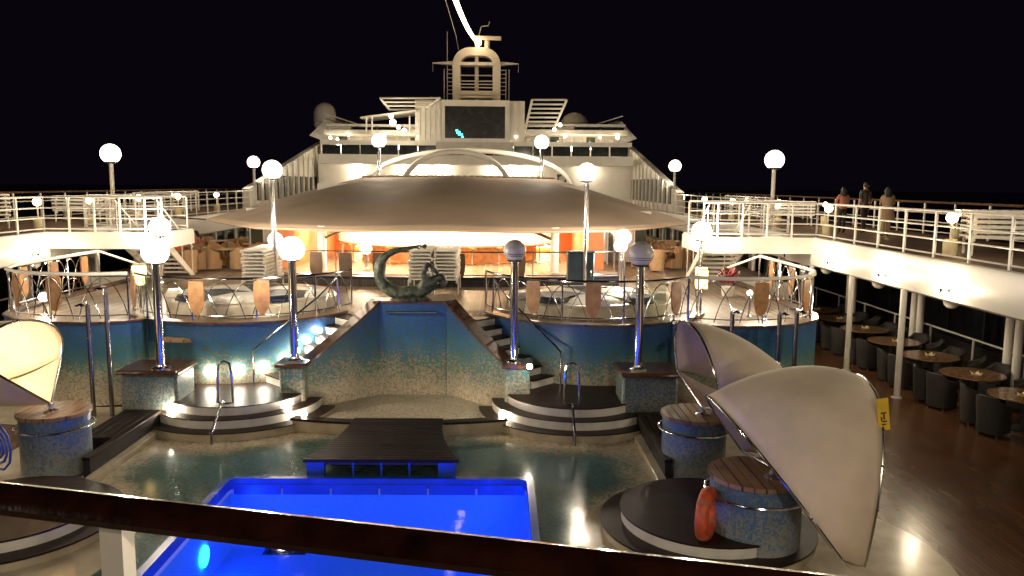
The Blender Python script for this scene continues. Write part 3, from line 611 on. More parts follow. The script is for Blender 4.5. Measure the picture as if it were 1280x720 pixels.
for s in (-1, 1):
    sd = side(s)
    railing('white railing along the inner edge of the %s upper deck, pool end' % sd, [(s*12.0, 1.6, 3.61), (s*12.0, 24.95, 3.61)])
    railing('white railing along the inner edge of the %s upper deck, canopy end' % sd, [(s*12.0, 27.5, 3.61), (s*12.0, 46.0, 3.61)])
    railing('white railing round the small landing of the %s upper deck' % sd, [(s*12.0, 24.95, 3.61), (s*8.55, 24.95, 3.61), (s*8.55, 25.4, 3.61)], step=.85)
    railing('white railing along the far edge of the %s stair landing' % sd, [(s*8.55, 27.42, 3.61), (s*12.0, 27.42, 3.61)], step=.85)
    railing('outer white railing with wooden cap on the %s ship side' % sd, [(s*17.0, 1.6, 3.60), (s*17.0, 62.0, 3.60)], h=1.1, step=1.9, capmat='brown_wood', topr=.045)
    railing('inner partition railing of the %s upper deck by the deck lamps' % sd, [(s*14.7, 37.0, 3.60), (s*14.7, 45.0, 3.60)], h=1.05, step=1.2, rails=(.9, .75, .6, .45, .3, .15))
    # promenade handrail and posts
    railing('slim grey handrail along the %s promenade windows' % sd, [(s*15.1, 6, 0), (s*15.1, 50, 0)], h=1.08, rails=(), step=2.2, pr=.03, mat='grey_panel', topr=.028, name='promenade_handrail')
    ws = thing('windscreen', 'dark windscreen of tall glass panes along the %s promenade' % sd, 'windscreen', (s*17.0, 4, 0))
    for k in range(22):
        MB().span((-.02, k*2.0+.05, .35), (.02, k*2.0+1.92, 3.2)).build('pane', 'dark_glass', ws, False)
        MB().span((-.05, k*2.0-.05, 0), (.05, k*2.0+.04, 3.25)).build('mullion', 'black_wall', ws, False)
    MB().span((-.06, -.1, 0), (.06, 44.2, .33)).build('sill_wall', 'black_wall', ws, False)
    for k in range(15):
        y = 10.5 + 2.93*k
        if y < 19: continue
        z0 = 0 if y < 27 else 0
        c_ = thing('deck_column', 'slim white column under the inner edge of the %s upper deck' % sd, 'column', (s*12.0, y, z0), 0, '%s inner columns' % sd)
        MB().tube([(0, 0, 0), (0, 0, 2.72)], .075, 12).build('shaft', 'white_paint', c_); MB().lathe([(0, 0), (.13, 0), (.13, .02), (.09, .04)], 14).build('foot', 'white_paint', c_)
    for k in range(8):
        y = 14.4 + 4.6*k
        for dy in (0, .38):
            c_ = thing('deck_column', 'white column of a pair beside the %s promenade handrail' % sd, 'column', (s*14.75, y+dy, 0), 0, '%s paired outer columns' % sd)
            MB().tube([(0, 0, 0), (0, 0, 3.27)], .1, 12).build('shaft', 'white_paint', c_)
    for k in range(6):
        y = 18.0 + 3.55*k; b2 = thing('bowl_fixture', 'cream bowl fixture hanging under the %s upper deck edge' % sd, 'fixture', (s*12.45, y, 2.45), 0, '%s hanging bowls' % sd)
        MB().lathe([(.0, 0), (.09, .02), (.16, .09), (.19, .2), (.19, .25), (.02, .25)], 18).build('bowl', 'soffit_white', b2); MB().tube([(0, 0, .25), (0, 0, .85)], .02, 8).build('stem', 'white_paint', b2)
    # small spotlights on the white deck edge
    for y in ([17.1, 20.0, 23.2] if s > 0 else [13.4, 17.2, 24.0]):
        fx = thing('edge_spotlight', 'tiny dark spotlight bracketed to the %s white deck edge' % sd, 'spotlight', (s*11.86, y, 2.98), 0, '%s edge spotlights' % sd)
        MB().box((-s*.1, 0, 0), (.2, .02, .02)).build('arm', 'dark_metal', fx); MB().tube([(-s*.23, 0, -.03), (-s*.17, 0, .04)], [.045, .025], 10).build('head', 'dark_metal', fx)
        MB().sphere((-s*.26, 0, -.02), .05, 10, 8).build('lens', 'edge_lens', fx)
        ld = bpy.data.lights.new('edge_spot', 'POINT'); ld.energy = 26; ld.color = (1, .82, .56); ld.shadow_soft_size = .07
        lo = bpy.data.objects.new('edge_spot', ld); col.objects.link(lo); lo.location = (s*11.86 - s*.40, y, 2.95)
# small deck lamps with pots
def deck_lamp(x, y, label, grp, d=.26):
    t_ = thing('pot_lamp', label, 'lamp', (x, y, 3.60), 0, grp)
    MB().lathe([(0, 0), (.11, 0), (.15, .05), (.16, .36), (.145, .40), (.05, .40)], 18).build('pot', 'napkin', t_)
    MB().tube([(0, 0, .4), (0, 0, .78)], .025, 8).build('stem', 'rail_white', t_); MB().sphere((0, 0, .78+d/2), d/2, 16, 10).build('globe', 'globe_small', t_)
for s in (-1, 1):
    ys = (18.6, 25.7, 30.5, 36.5, 41.5, 46.5) if s > 0 else (25.8, 29.0, 33.0, 37.0, 42.0)
    for y in ys: deck_lamp(s*12.65, y, 'small globe lamp on a cream pot by the %s inner railing' % side(s), '%s pot lamps by the inner railing' % side(s))
    for y in (23.0, 27.5, 32.5, 38.0, 43.0): deck_lamp(s*15.3, y, 'small globe lamp on a cream pot in the middle of the %s upper deck' % side(s), '%s outer pot lamps' % side(s), .2)

# chrome terrace rails with paddles and hoops
paddle_me = None
def paddle_mesh():
    prof = [(.0, .16), (.10, .172), (.35, .178), (.58, .17), (.78, .125), (.88, .07), (.92, .035)]
    mb = MB(); poly = [(w_, -z) for z, w_ in prof]; poly = poly + [(-x, z) for x, z in reversed(poly)]
    n = len(poly); vs = [(x, -.02, z) for x, z in poly] + [(x, .02, z) for x, z in poly]
    vs = [(x*.98, y, z) for x, y, z in vs]
    mb.add(vs, [tuple(range(n)), tuple(range(2*n-1, n-1, -1))] + [(i, (i+1) % n, n+(i+1) % n, n+i) for i in range(n)]); return mb.mesh('paddle', False)
PADM = {'paddle_wood': paddle_mesh(), 'paddle_backlit': paddle_mesh()}
def terrace_rail(label, pts, paddles, h=.98, topr=.03, hoops=True, midz=(.12,), step=1.6, pscale=1.0, ptop=.93, toprailmat='chrome', pmat='paddle_wood'):
    base = Vector(pts[0]); t_ = thing('terrace_railing', label, 'railing', base); L = [Vector(p)-base for p in pts]
    MB().tube([p+Vector((0, 0, h)) for p in L], topr, 8).build('top_rail', toprailmat, t_)
    for z in midz: MB().tube([p+Vector((0, 0, z)) for p in L], .016, 6).build('rail', 'chrome', t_)
    for p in resample(L, step): MB().tube([p, p+Vector((0, 0, h))], .024, 8).build('post', 'chrome', t_)
    Q = resample(L, .12)
    if hoops:
        w_ = 9; k = 0
        while k + w_ < len(Q):
            a = [Q[k+j] + Vector((0, 0, .04 + (h-.12)*math.sin(PI*j/w_)**.8)) for j in range(w_+1)]; MB().tube(a, .012, 5).build('hoop', 'chrome', t_); k += 5
    n = len(L)
    for px in paddles:           # paddles given as fraction along the path
        i = int(px*(len(Q)-1)); p = Q[i]; d = Q[min(i+1, len(Q)-1)] - Q[max(i-1, 0)]
        o = mk('paddle', PADM[pmat], pmat, t_, p + Vector((d.y, -d.x, 0)).normalized()*.05 + Vector((0, 0, ptop))); o.rotation_euler.z = math.atan2(d.y, d.x); o.scale = (pscale*1.05, 1, pscale*.85)
    return t_
for s in (-1, 1):
    c0 = (s*4.5, 21.1)
    fr = arc(c0[0], c0[1], 2.83, -158 if s < 0 else -168, -12 if s < 0 else -22, 30, 2.0)
    pad = (.10, .42, .62) if s < 0 else (.30, .50, .80)
    terrace_rail('curved chrome rail with wooden paddles round the front of the %s whirlpool' % side(s), fr, pad)
    oc = [(s*6.5, 18.45, 2.0), (s*7.4, 18.2, 2.0), (s*8.4, 18.3, 2.0), (s*9.15, 18.65, 2.0), (s*9.75, 19.25, 2.0), (s*10.05, 20.05, 2.0), (s*10.08, 21.1, 2.0), (s*10.05, 24.3, 2.0)]
    terrace_rail('chrome rail with wooden paddles on the rounded %s end of the terrace' % side(s), oc, (.2, .36, .55, .72, .9), h=1.08, topr=.045, ptop=1.0, toprailmat='rail_white')
    # slope rail to lower stair behind
    tag(MB().tube([(s*10.05, 24.3, 3.08), (s*9.2, 25.3, 2.55), (s*9.0, 25.6, 2.1)], .035, 8).build('stair_handrail', 'rail_white'), 'white sloping handrail below the %s upper deck landing' % side(s), 'handrail')
br = [(p[0], p[1]+.1, 2.26) for p in kp]
terrace_rail('dark rail with hanging wooden paddles along the bar kerb', br, (.2, .285, .365, .565, .715, .87), h=.78, topr=.02, hoops=False, midz=(.04,), step=3.2, pscale=1.15, ptop=.74, toprailmat='steel_dark', pmat='paddle_backlit')
back = [(-10, 27.3, 1.95), (-8, 27.0, 1.95), (-6.3, 26.2, 1.95)]

# shower posts, glass panel, chrome posts
for (x, y, h), lb in zip(((-6.88, 17.35, 2.5), (-6.5, 17.4, 2.85), (7.3, 17.6, 2.4), (8.4, 17.7, 2.35), (8.9, 18.0, 2.35)), ('port', 'port', 'starboard', 'starboard', 'starboard')):
    t_ = thing('shower_post', 'upright dark steel shower post by the %s terrace wall' % lb, 'post', (x, y, .01), 0, '%s shower posts' % lb)
    MB().tube([(0, 0, 0), (0, 0, h)], .05, 12).build('tube', 'steel_dark', t_); MB().tube([(0, 0, h), (0, -.05, h+.06), (0, -.3, h+.07)], .02, 8).build('arm', 'chrome', t_)
    MB().lathe([(.11, 0), (.11, .02), (.03, .05)], 14, (0, -.3, h+.02)).build('shower_head', 'chrome', t_)
for x, y in ((-5.9, 18.35), (5.85, 18.9)):
    t_ = thing('glass_panel', 'narrow clear glass panel in steel clips beside the %s' % ('port pedestal lamp' if x < 0 else 'starboard grey globe post'), 'panel', (x, y, 1.5))
    MB().span((-.22, -.008, 0), (.22, .008, 1.5)).build('pane', 'clear_glass', t_, False)
    for z in (.1, 1.35): MB().box((.24, 0, z), (.05, .05, .08)).build('clip', 'chrome', t_)
t_ = MB().prism([(-5.65, 18.0), (-4.9, 17.95), (-5.1, 18.3), (-5.65, 18.5)], 1.56, 1.62); tag(t_.build('wall_shelf', 'teak_slat', None, False), 'small pale wooden shelf on the port mosaic wall', 'shelf')

# whirlpool tubs
for s in (-1, 1):
    t_ = thing('whirlpool', 'covered round whirlpool tub on the %s terrace' % side(s), 'whirlpool', (s*4.5, 21.3, 1.935))
    MB().lathe([(2.15, 0), (2.18, .26), (2.1, .32), (1.85, .34), (1.72, .30), (1.7, .12), (0, .10)], 44).build('tub', 'tub_shell', t_)
    for k in range(6):
        a0, a1 = R(k*60+4), R(k*60+56)
        MB().lathe([(0.05, .30), (.7, .37), (1.4, .34), (1.68, .26)], 8, (0, 0, .05), a0, a1).build('cover_panel', 'navy' if k % 2 else 'lounger_white', t_)
    for k in range(5):
        a = R(200 + k*35); q = thing('folded_towel', 'folded dark towel lying on the %s whirlpool rim' % side(s), 'towel', (s*4.5+1.95*math.cos(a), 21.3+1.95*math.sin(a), 2.27), a, '%s whirlpool towels' % side(s))
        MB().bbox((-.2, -.28, 0), (.2, .28, .09), .04).build('lower_fold', 'navy' if k % 2 else 'lounger_white', q); MB().bbox((-.17, -.25, .091), (.17, .25, .16), .04).build('upper_fold', 'navy' if k % 2 else 'lounger_white', q)

# ------------------------------------------------------------------ pods with fabric hoods
def pod(x, y, r, lb):
    t_ = thing('pod', 'round mosaic pod with a slatted teak top, %s' % lb, 'pod', (x, y, 0))
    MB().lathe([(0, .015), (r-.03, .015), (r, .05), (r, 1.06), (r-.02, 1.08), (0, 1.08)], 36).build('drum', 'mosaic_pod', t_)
    n = 9; wd = 2*(r+.03)/n
    for k in range(n):
        x0 = -(r+.03) + k*wd + .006; x1 = x0 + wd - .012
        def hy(xx): return math.sqrt(max((r+.035)**2 - xx**2, .0004))
        xs = [x0 + (x1-x0)*i/3 for i in range(4)]
        MB().prism([(xx, -hy(xx)) for xx in xs] + [(xx, hy(xx)) for xx in reversed(xs)], 1.085, 1.15).build('slat', 'teak_slat', t_)
    MB().tube(arc(0, 0, r+.07, 0, 360, 36, .88)[:-1], .02, 8, closed=True).build('grab_rail', 'chrome', t_)
    for a in (40, 140, 230, 320): MB().tube([((r-.02)*math.cos(R(a)), (r-.02)*math.sin(R(a)), .88), ((r+.07)*math.cos(R(a)), (r+.07)*math.sin(R(a)), .88)], .014, 6).build('rail_bracket', 'chrome', t_)
    return t_
pod(-5.82, 13.95, .57, 'with the lit hood, port side')
pod(5.62, 13.95, .57, 'with the purple lined hood')
pod(5.78, 10.95, .64, 'with the orange lifebuoy')
def arch(Np, T, F, n=20, pw=1.0):
    Np, T, F = Vector(Np), Vector(T), Vector(F); Mi = (Np+F)/2; out = []
    for i in range(n+1):
        ph = PI*i/n; c = math.cos(ph); s_ = math.sin(ph)
        c2 = math.copysign(abs(c)**pw, c); s2 = s_**pw
        out.append(Mi + (Np-Mi)*c2 + (T-Mi)*s2)
    return out
def hood(label, P, rim, mid, backp, pw=.85):
    base = Vector(P); t_ = thing('fabric_hood', label, 'sunshade', base)
    def loc(a): return tuple(Vector(p)-base for p in a)
    keys = [arch(*loc(rim), pw=pw), arch(*loc(mid), pw=pw), arch(*loc(backp), pw=pw)]
    rows = []
    for k in range(13):
        u = k/12
        rows.append([keys[0][i]*((1-u)*(1-2*u)) + keys[1][i]*(4*u*(1-u)) + keys[2][i]*(u*(2*u-1)) for i in range(len(keys[0]))])
    o = MB().grid(rows).build('fabric', 'hood_fabric', t_); md = o.modifiers.new('Thick', 'SOLIDIFY'); md.thickness = .012
    Z0 = Vector((0, 0, 0)); rimpts = keys[0]
    n0 = [rimpts[0].lerp(Z0, i/5) for i in range(6)] + [Z0.lerp(rimpts[-1], i/5) for i in range(1, 6)]; n1 = [rows[-1][0].lerp(rows[-1][-1], i/10) for i in range(11)]
    MB().grid([[a_.lerp(b2, k/6) + Vector((0, 0, -.10*math.sin(PI*k/6))) for a_, b2 in zip(n0, n1)] for k in range(7)]).build('lower_fabric', 'hood_fabric', t_)
    MB().grid([n1] + [[keys[2][0].lerp(keys[2][-1], i/10).lerp(keys[2][i*2], u) for i in range(11)] for u in (.33, .66, 1)]).build('back_fabric', 'hood_fabric', t_)
    MB().tube(rimpts, .022, 8).build('rim_tube', 'chrome', t_)
    MB().tube([Z0, rimpts[0]*.5+Vector((0, 0, .0)), rimpts[0]], .024, 8).build('front_strut', 'chrome', t_); MB().tube([Z0, rimpts[-1]*.5, rimpts[-1]], .024, 8).build('rear_strut', 'chrome', t_)
    MB().tube(keys[2], .018, 8).build('back_tube', 'steel_dark', t_)
    MB().lathe([(0, -.14), (.12, -.14), (.12, -.11), (.05, -.08), (.05, .02), (0, .03)], 14).build('pivot', 'chrome', t_)
    sm = MB().sphere((0, 0, 0), .022, 8, 6).mesh('snap')
    for i in (2, 5, 8): mk('snap', sm, 'dark_metal', t_, rows[0][i]*1.004)
    for i in (2, 4, 6, 8): mk('snap', sm, 'dark_metal', t_, rows[-1][i]*1.004)
    return t_
hood('cream fabric hood with its white lit inside open to the pool', (-5.82, 13.85, 1.28), [(-6.45, 12.9, 2.25), (-6.05, 13.8, 2.78), (-5.95, 14.5, 1.98)], [(-7.1, 12.8, 1.9), (-6.9, 13.8, 2.64), (-6.8, 14.7, 1.6)], [(-7.6, 13.0, 1.4), (-7.6, 13.8, 2.1), (-7.5, 14.7, 1.4)])
hood('cream fabric hood with a purple lit lining, beyond the hood with the yellow tag', (5.72, 13.8, 1.28), [(5.82, 12.95, 1.45), (5.45, 13.9, 2.78), (5.5, 14.9, 1.7)], [(6.4, 12.8, 1.3), (6.3, 13.9, 2.56), (6.3, 15, 1.5)], [(6.85, 13.0, 1.1), (7.1, 13.9, 2.05), (6.95, 14.7, 1.2)])
hood('large cream fabric hood leaning to the deck beside the orange lifebuoy', (5.95, 10.75, 1.28), [(6.42, 9.5, .55), (5.2, 10.75, 2.1), (5.9, 12.0, 1.1)], [(6.6, 9.5, .48), (6.2, 10.6, 2.62), (6.5, 12.0, 1.0)], [(6.75, 9.55, .42), (7.15, 10.6, 2.55), (7.1, 12.0, .8)], pw=.8)
hl = MB().sphere((-7.0, 13.3, 1.75), .09, 12, 8); tag(hl.build('hood_lamp', 'hood_lamp'), 'small lamp shining inside the lit white hood', 'lamp')
tg = thing('yellow_tag', 'yellow plastic tag with black writing hanging on the large hood', 'tag', at_y(1104, 518, 9.85))
MB().box((0, 0, 0), (.15, .012, .42), ry=R(-8)).build('plate', 'tag_yellow', tg, False)
for k, (dx, dz, w_, h_) in enumerate(((-.0, .02, .07, .02), (.01, -.03, .02, .07), (.02, -.09, .06, .02), (-.02, -.06, .02, .05), (.015, -.13, .05, .02))): MB().box((dx, -.008, dz), (w_, .004, h_), ry=R(-8)).build('mark', 'ink', tg, False)
MB().tube([(-.03, 0, .2), (-.06, .0, .3)], .008, 6).build('string', 'dark_metal', tg)
lb_ = thing('lifebuoy', 'orange ring lifebuoy leaning against the mosaic pod', 'lifebuoy', (5.0, 10.62, .66))
lb_.rotation_euler = (R(90), R(0), R(62))
MB().tube(arc(0, 0, .29, 0, 360, 28)[:-1], .095, 12, closed=True).build('ring', 'buoy_orange', lb_)
for a in (45, 135, 225, 315): MB().tube(arc(0, 0, .29, a-5, a+5, 3), .1, 12).build('band', 'shirt_coral', lb_)
cb = thing('hose_coil', 'small blue coiled hose hanging on the port pod railing', 'hose', (-6.2, 12.9, .8)); cb.rotation_euler = (R(90), 0, R(-30))
paint('hose_blue', (0.05, 0.09, 0.45), 0.4); MB().tube([(.02*k**.5*math.cos(k*.6)*1.0*(1+k*.05), .02*k**.5*math.sin(k*.6)*(1+k*.05), 0) for k in range(1, 46)], .02, 6).build('coil', 'hose_blue', cb)

# ------------------------------------------------------------------ dining tables and wicker chairs on the starboard promenade
def chair_proto(mat, label, grp):
    t_ = thing('tub_chair', label, 'chair', (0, 0, 0), 0, grp)
    rows = []
    for i in range(15):
        a = R(-20 + 220*i/14); hh = .84 if 40 < -20+220*i/14 < 140 else .64
        k = abs(-20+220*i/14-90)/110; hh = .86 - .22*max(0, (k-.35)/.65)**.7
        rr = .30
        ca, sa = math.cos(a), math.sin(a)
        ca = math.copysign(abs(ca)**.7, ca); sa = math.copysign(abs(sa)**.7, sa)
        fl_ = 1.0 + .06
        rows.append([(ca*.27, sa*.27, .06), (ca*.32, sa*.32, hh), (ca*.28, sa*.28, hh+.015), (ca*.235, sa*.235, hh-.01), (ca*.22, sa*.22, .36)])
    MB().grid(rows).build('shell', mat, t_)
    MB().bbox((-.25, -.28, .06), (.25, .22, .42), .03).build('seat', mat, t_)
    for x in (-.2, .2):
        for y in (-.2, .16): MB().tube([(x, y, 0), (x, y, .06)], .018, 8).build('leg', 'chrome', t_)
    return t_
def table_proto(mat, label, r, grp, h=.75):
    t_ = thing('round_table', label, 'table', (0, 0, 0), 0, grp)
    MB().lathe([(0, h-.035), (r-.02, h-.035), (r, h-.02), (r-.005, h), (0, h)], 36).build('table_top', mat, t_)
    MB().tube([(0, 0, .03), (0, 0, h-.036)], .045, 12).build('stem', 'dark_metal', t_); MB().lathe([(0, 0), (.3, 0), (.29, .02), (.06, .05)], 20).build('foot', 'dark_metal', t_)
    return t_
def napkin(loc, grp, label):
    mb = MB(); n = 8
    ring = [(.15*(1.0 if i % 2 else .62)*math.cos(2*PI*i/n), .15*(1.0 if i % 2 else .62)*math.sin(2*PI*i/n), .07 if i % 2 else .005) for i in range(n)]
    mb.add(ring + [(0, 0, .0), (0, 0, -.0)], [(i, (i+1) % n, n) for i in range(n)]); mb.lathe([(.1, 0), (.12, .004), (0, .008)], 14)
    o = mb.build('folded_napkin', 'napkin', None, False, loc); tag(o, label, 'napkin', grp); return o
ch0 = chair_proto('wicker', 'dark wicker tub chair on the aisle side of a round promenade table', 'dark wicker chairs on the aisle side')
tb0 = table_proto('table_wood', 'round brown table in the row along the starboard promenade', .72, 'round tables on the starboard promenade')
rng = random.Random(3); first = True
for k in range(7):
    x, y = 13.5 + k*.04, 16.75 + 2.02*k
    if first: tb0.location = (x, y, 0)
    else: dup(tb0, (x, y, 0))
    napkin((x+rng.uniform(-.1, .1), y+rng.uniform(-.15, .1), .753), 'napkins on the round tables', 'cream folded napkin on a round promenade table')
    for j, a in enumerate((200, 160, 25, -25) if k else (205, 160, 30, -25)):
        aa = R(a + rng.uniform(-7, 7)); rr_ = .95 + rng.uniform(-.04, .08); cxp, cyp = x + rr_*math.cos(aa), y + rr_*math.sin(aa)
        rz_ = aa - PI/2 + R(rng.uniform(-12, 12))
        if first and j == 0: ch0.location = (cxp, cyp, 0); ch0.rotation_euler.z = rz_
        else: dup(ch0, (cxp, cyp, 0), rz_, *(('dark wicker tub chair on the handrail side of a round promenade table', 'dark wicker chairs on the handrail side') if j > 1 else (None, None)))
    first = False
# tan rattan chairs and tables under the port side of the upper deck
ch1 = chair_proto('rattan', 'tan rattan chair at a table under the port upper deck', 'rattan chairs beside the bar on the port side')
tb1 = table_proto('rattan', 'round tan table beside the bar on the port side', .5, 'tan tables beside the bar on the port side')
first = True
for k, (x, y) in enumerate(((-9.6, 29.0), (-8.2, 30.4), (-10.2, 31.6), (-8.0, 33.0), (-10.0, 34.6), (-7.6, 36.0))):
    for j in range(4):
        aa = R(45 + 90*j + rng.uniform(-15, 15)); p = (x + .8*math.cos(aa), y + .8*math.sin(aa), 1.93)
        if first and j == 0: ch1.location = p; ch1.rotation_euler.z = aa-PI/2
        else: dup(ch1, p, aa-PI/2)
    if first: tb1.location = (x, y, 1.93)
    else: dup(tb1, (x, y, 1.93))
    first = False
ch2 = None
for k, (x, y) in enumerate(((8.2, 31.0), (9.6, 32.8), (7.9, 34.4), (9.8, 36.5))):
    dup(tb1, (x, y, 1.93), 0, 'round tan table beside the bar on the starboard side', 'tan tables beside the bar on the starboard side')
    for j in range(3):
        aa = R(20 + 120*j); dup(ch1, (x + .8*math.cos(aa), y + .8*math.sin(aa), 1.93), aa-PI/2, 'tan rattan chair at a table on the starboard side of the bar', 'rattan chairs beside the bar on the starboard side')

# ------------------------------------------------------------------ stacked loungers
lm_ = MB()
lm_.box((0, 0, .10), (.66, 1.9, .035)); lm_.box((-.31, 0, .085), (.05, 1.92, .07)); lm_.box((.31, 0, .085), (.05, 1.92, .07))
for y in (-.8, .8):
    for x in (-.3, .3): lm_.box((x, y, .03), (.05, .06, .09))
for k in range(9): lm_.box((0, -.88+k*.22, .122), (.58, .17, .012))
lounger_me = lm_.mesh('sun_lounger', False)
for y in (-.84, .84):
    for x in (-.35, .35): lm_.box((x, y, -.14), (.035, .05, .42))
lounger_low = lm_.mesh('sun_lounger', False)
def stack(x, y, z, n, rz, label, grp, dz=.105):
    r0 = random.Random(int(x*10+y))
    for k in range(n):
        o = mk('sun_lounger', lounger_me if k else lounger_low, 'lounger_white', None, (x+r0.uniform(-.02, .02), y+r0.uniform(-.02, .02), z+.36+k*dz), rz+R(r0.uniform(-1.5, 1.5))); tag(o, label, 'sun lounger', grp)
    tag(o, label.replace('white sun lounger', 'topmost white sun lounger'), 'sun lounger', grp)
stack(-.25, 24.3, 1.936, 9, 0, 'white sun lounger in the port stack of the pair behind the sculpture', 'loungers stacked behind the sculpture, port stack')
stack(.5, 24.25, 1.936, 9, 0, 'white sun lounger in the starboard stack of the pair behind the sculpture', 'loungers stacked behind the sculpture, starboard stack')
stack(-5.0, 23.9, 1.936, 9, 0, 'white sun lounger stacked beside the lit globe on the port terrace', 'loungers stacked on the port terrace')
stack(14.2, 18.9, 3.60, 6, R(75), 'white sun lounger in the stack on the starboard upper deck', 'loungers stacked on the starboard upper deck', .12)
stack(-15.0, 26.5, 3.60, 6, R(80), 'white sun lounger in the stack on the port upper deck', 'loungers stacked on the port upper deck', .13)
stack(14.0, 33.0, 3.60, 5, R(80), 'white sun lounger in the far stack on the starboard upper deck', 'far stacked loungers on the starboard upper deck', .13)
stack(-14.2, 31.5, 3.60, 5, R(90), 'white sun lounger in the far stack on the port upper deck', 'far stacked loungers on the port upper deck', .13)

# blue cabinet
t_ = thing('cabinet', 'dark blue box cabinet standing before the bar', 'cabinet', (4.55, 24.35, 1.935))
MB().bbox((-.4, -.3, .06), (.4, .3, 1.22), .03).build('body', 'blue_cabinet', t_); MB().bbox((-.43, -.33, 1.221), (.43, .33, 1.26), .02).build('lid', 'blue_cabinet', t_)
MB().span((-.38, -.28, 0), (.38, .28, .059)).build('plinth', 'dark_metal', t_, False); MB().tube([(.3, -.32, .5), (.3, -.34, .6), (.3, -.32, .7)], .012, 6).build('handle', 'chrome', t_)

# ------------------------------------------------------------------ stairs to the upper deck
for s in (-1, 1):
    t_ = thing('deck_stairs', 'open white stairs under the %s upper deck landing' % side(s), 'stairs', (s*9.4, 25.4, 0))
    n = 9
    for k in range(n):
        z = 1.95 + (3.55-1.95)*(k+.5)/n; y = 2.9 - 2.9*(k+.5)/n
        MB().span((-.62, y-.13, z), (.62, y+.13, z+.035)).build('tread', 'brown_wood', t_, False); MB().span((-.62, y-.15, z-.025), (.62, y-.131, z+.04)).build('nosing', 'white_paint', t_, False)
    for x in (-.66, .66):
        MB().add([(x-.03, 2.95, 1.93), (x-.03, 2.6, 1.93), (x-.03, -.05, 3.4), (x-.03, -.05, 3.6), (x-.03, .2, 3.62), (x+.03, 2.95, 1.93), (x+.03, 2.6, 1.93), (x+.03, -.05, 3.4), (x+.03, -.05, 3.6), (x+.03, .2, 3.62)], [(0, 1, 2, 3, 4), (9, 8, 7, 6, 5), (0, 5, 6, 1), (1, 6, 7, 2), (2, 7, 8, 3), (3, 8, 9, 4), (4, 9, 5, 0)]).build('stringer', 'white_paint', t_, False)
        MB().tube([(x, 2.9, 2.9), (x, .1, 4.6)], .025, 8).build('handrail', 'white_paint', t_)
        for u in (0, .33, .66, 1): MB().tube([(x, 2.8-2.6*u, 2.02+1.55*u), (x, 2.8-2.6*u, 2.95+1.6*u)], .018, 6).build('baluster', 'white_paint', t_)
pl = thing('red_plant', 'red leafed plant at the foot of the starboard deck stairs', 'plant', (8.9, 23.6, 1.935)); pl.scale = (.8,)*3
MB().lathe([(0, 0), (.2, 0), (.26, .35), (.22, .36), (0, .33)], 16).build('pot', 'white_paint', pl)
lf = MB()
for k in range(130):
    a = rng.uniform(0, 2*PI); e = rng.uniform(.2, 1.3); d = Vector((math.cos(a)*math.cos(e), math.sin(a)*math.cos(e), math.sin(e))); p = Vector((0, 0, .4)) + d*rng.uniform(.15, .7); q = d.cross(Vector((0, 0, 1))).normalized()*.05
    lf.add([p-d*.09, p+q, p+d*.11, p-q], [(0, 1, 2, 3)])
lo_ = lf.build('leaves', 'leaf_red', pl, False); lo_['kind'] = 'stuff'

# ------------------------------------------------------------------ canopy
cn = thing('canopy', 'wide beige stretched fabric canopy over the bar', 'canopy')
def front(u):   # u -1..1 front edge
    x = u*9.9; k = max(0, (abs(x)-6.0)/3.9)
    return Vector((x, 27.0 + 6.0*k**1.1 - .4*(1-min(1, abs(x)/6.0)**2), 3.64 + .03*k + .02*math.cos(x)))
def backe(u): x = u*4.75; return Vector((x, 40.0, 5.5 - .06*abs(u)))
rows = []
for j in range(25):
    v = j/24; rw = []
    for i in range(49):
        u = -1 + 2*i/48; a = front(u); b_ = backe(u); p = a.lerp(b_, v); p.z += .55*math.sin(PI*v)*(1-.75*abs(u)) + .10*math.sin(PI*v)*math.cos(u*PI*3); rw.append(p)
    rows.append(rw)
o = MB().grid(rows).build('fabric', 'tent_fabric', cn); md = o.modifiers.new('Thick', 'SOLIDIFY'); md.thickness = .03
MB().tube([front(-1+2*i/48) for i in range(49)], .05, 8).build('front_hem', 'tent_fabric', cn); MB().tube([backe(-1+2*i/24)+Vector((0, 0, .05)) for i in range(25)], .06, 8).build('back_hem', 'tent_fabric', cn)
seam = [rows[j][22]+Vector((0, 0, .012)) for j in range(25)]; MB().tube(seam, .012, 5).build('seam', 'tent_fabric', cn)
for s in (-1, 1):
    MB().tube([front(s), (s*11.9, 33.4, 3.72)], .03, 6).build('tie_cable', 'chrome', cn)
    MB().tube([(s*3.95, 27.2, 2.2), (s*3.95, 27.2, 3.75)], .15, 16).build('support_column', 'white_paint', cn); MB().tube([(s*3.95, 27.2, 3.3), (s*3.2, 27.0, 3.62)], .05, 8).build('bracket', 'steel_dark', cn)
for i in range(28):
    x = -4.3 + i*8.6/27; MB().box((x, 40.0, 5.56), (.12, .12, .1)).build('lacing', 'white_paint', cn, False)
for (xl, xt, xr, yb, zt, yy, lb) in ((-5.3, .3, 6.0, 5.6, 6.98, 44.0, 'wide'), (-2.9, -.1, 2.55, 5.3, 6.80, 41.2, 'narrow')):
    hw = (xr-xl)/2; cxx = (xl+xr)/2
    tag(MB().tube([(cxx - hw*1.02*math.cos(PI*i/24), yy, 4.4 + (zt-4.4)*math.sin(PI*i/24)**.75) for i in range(25)], .14, 10).build('arch_pipe', 'white_paint'), '%s white pipe arch rising behind the canopy' % lb, 'arch')

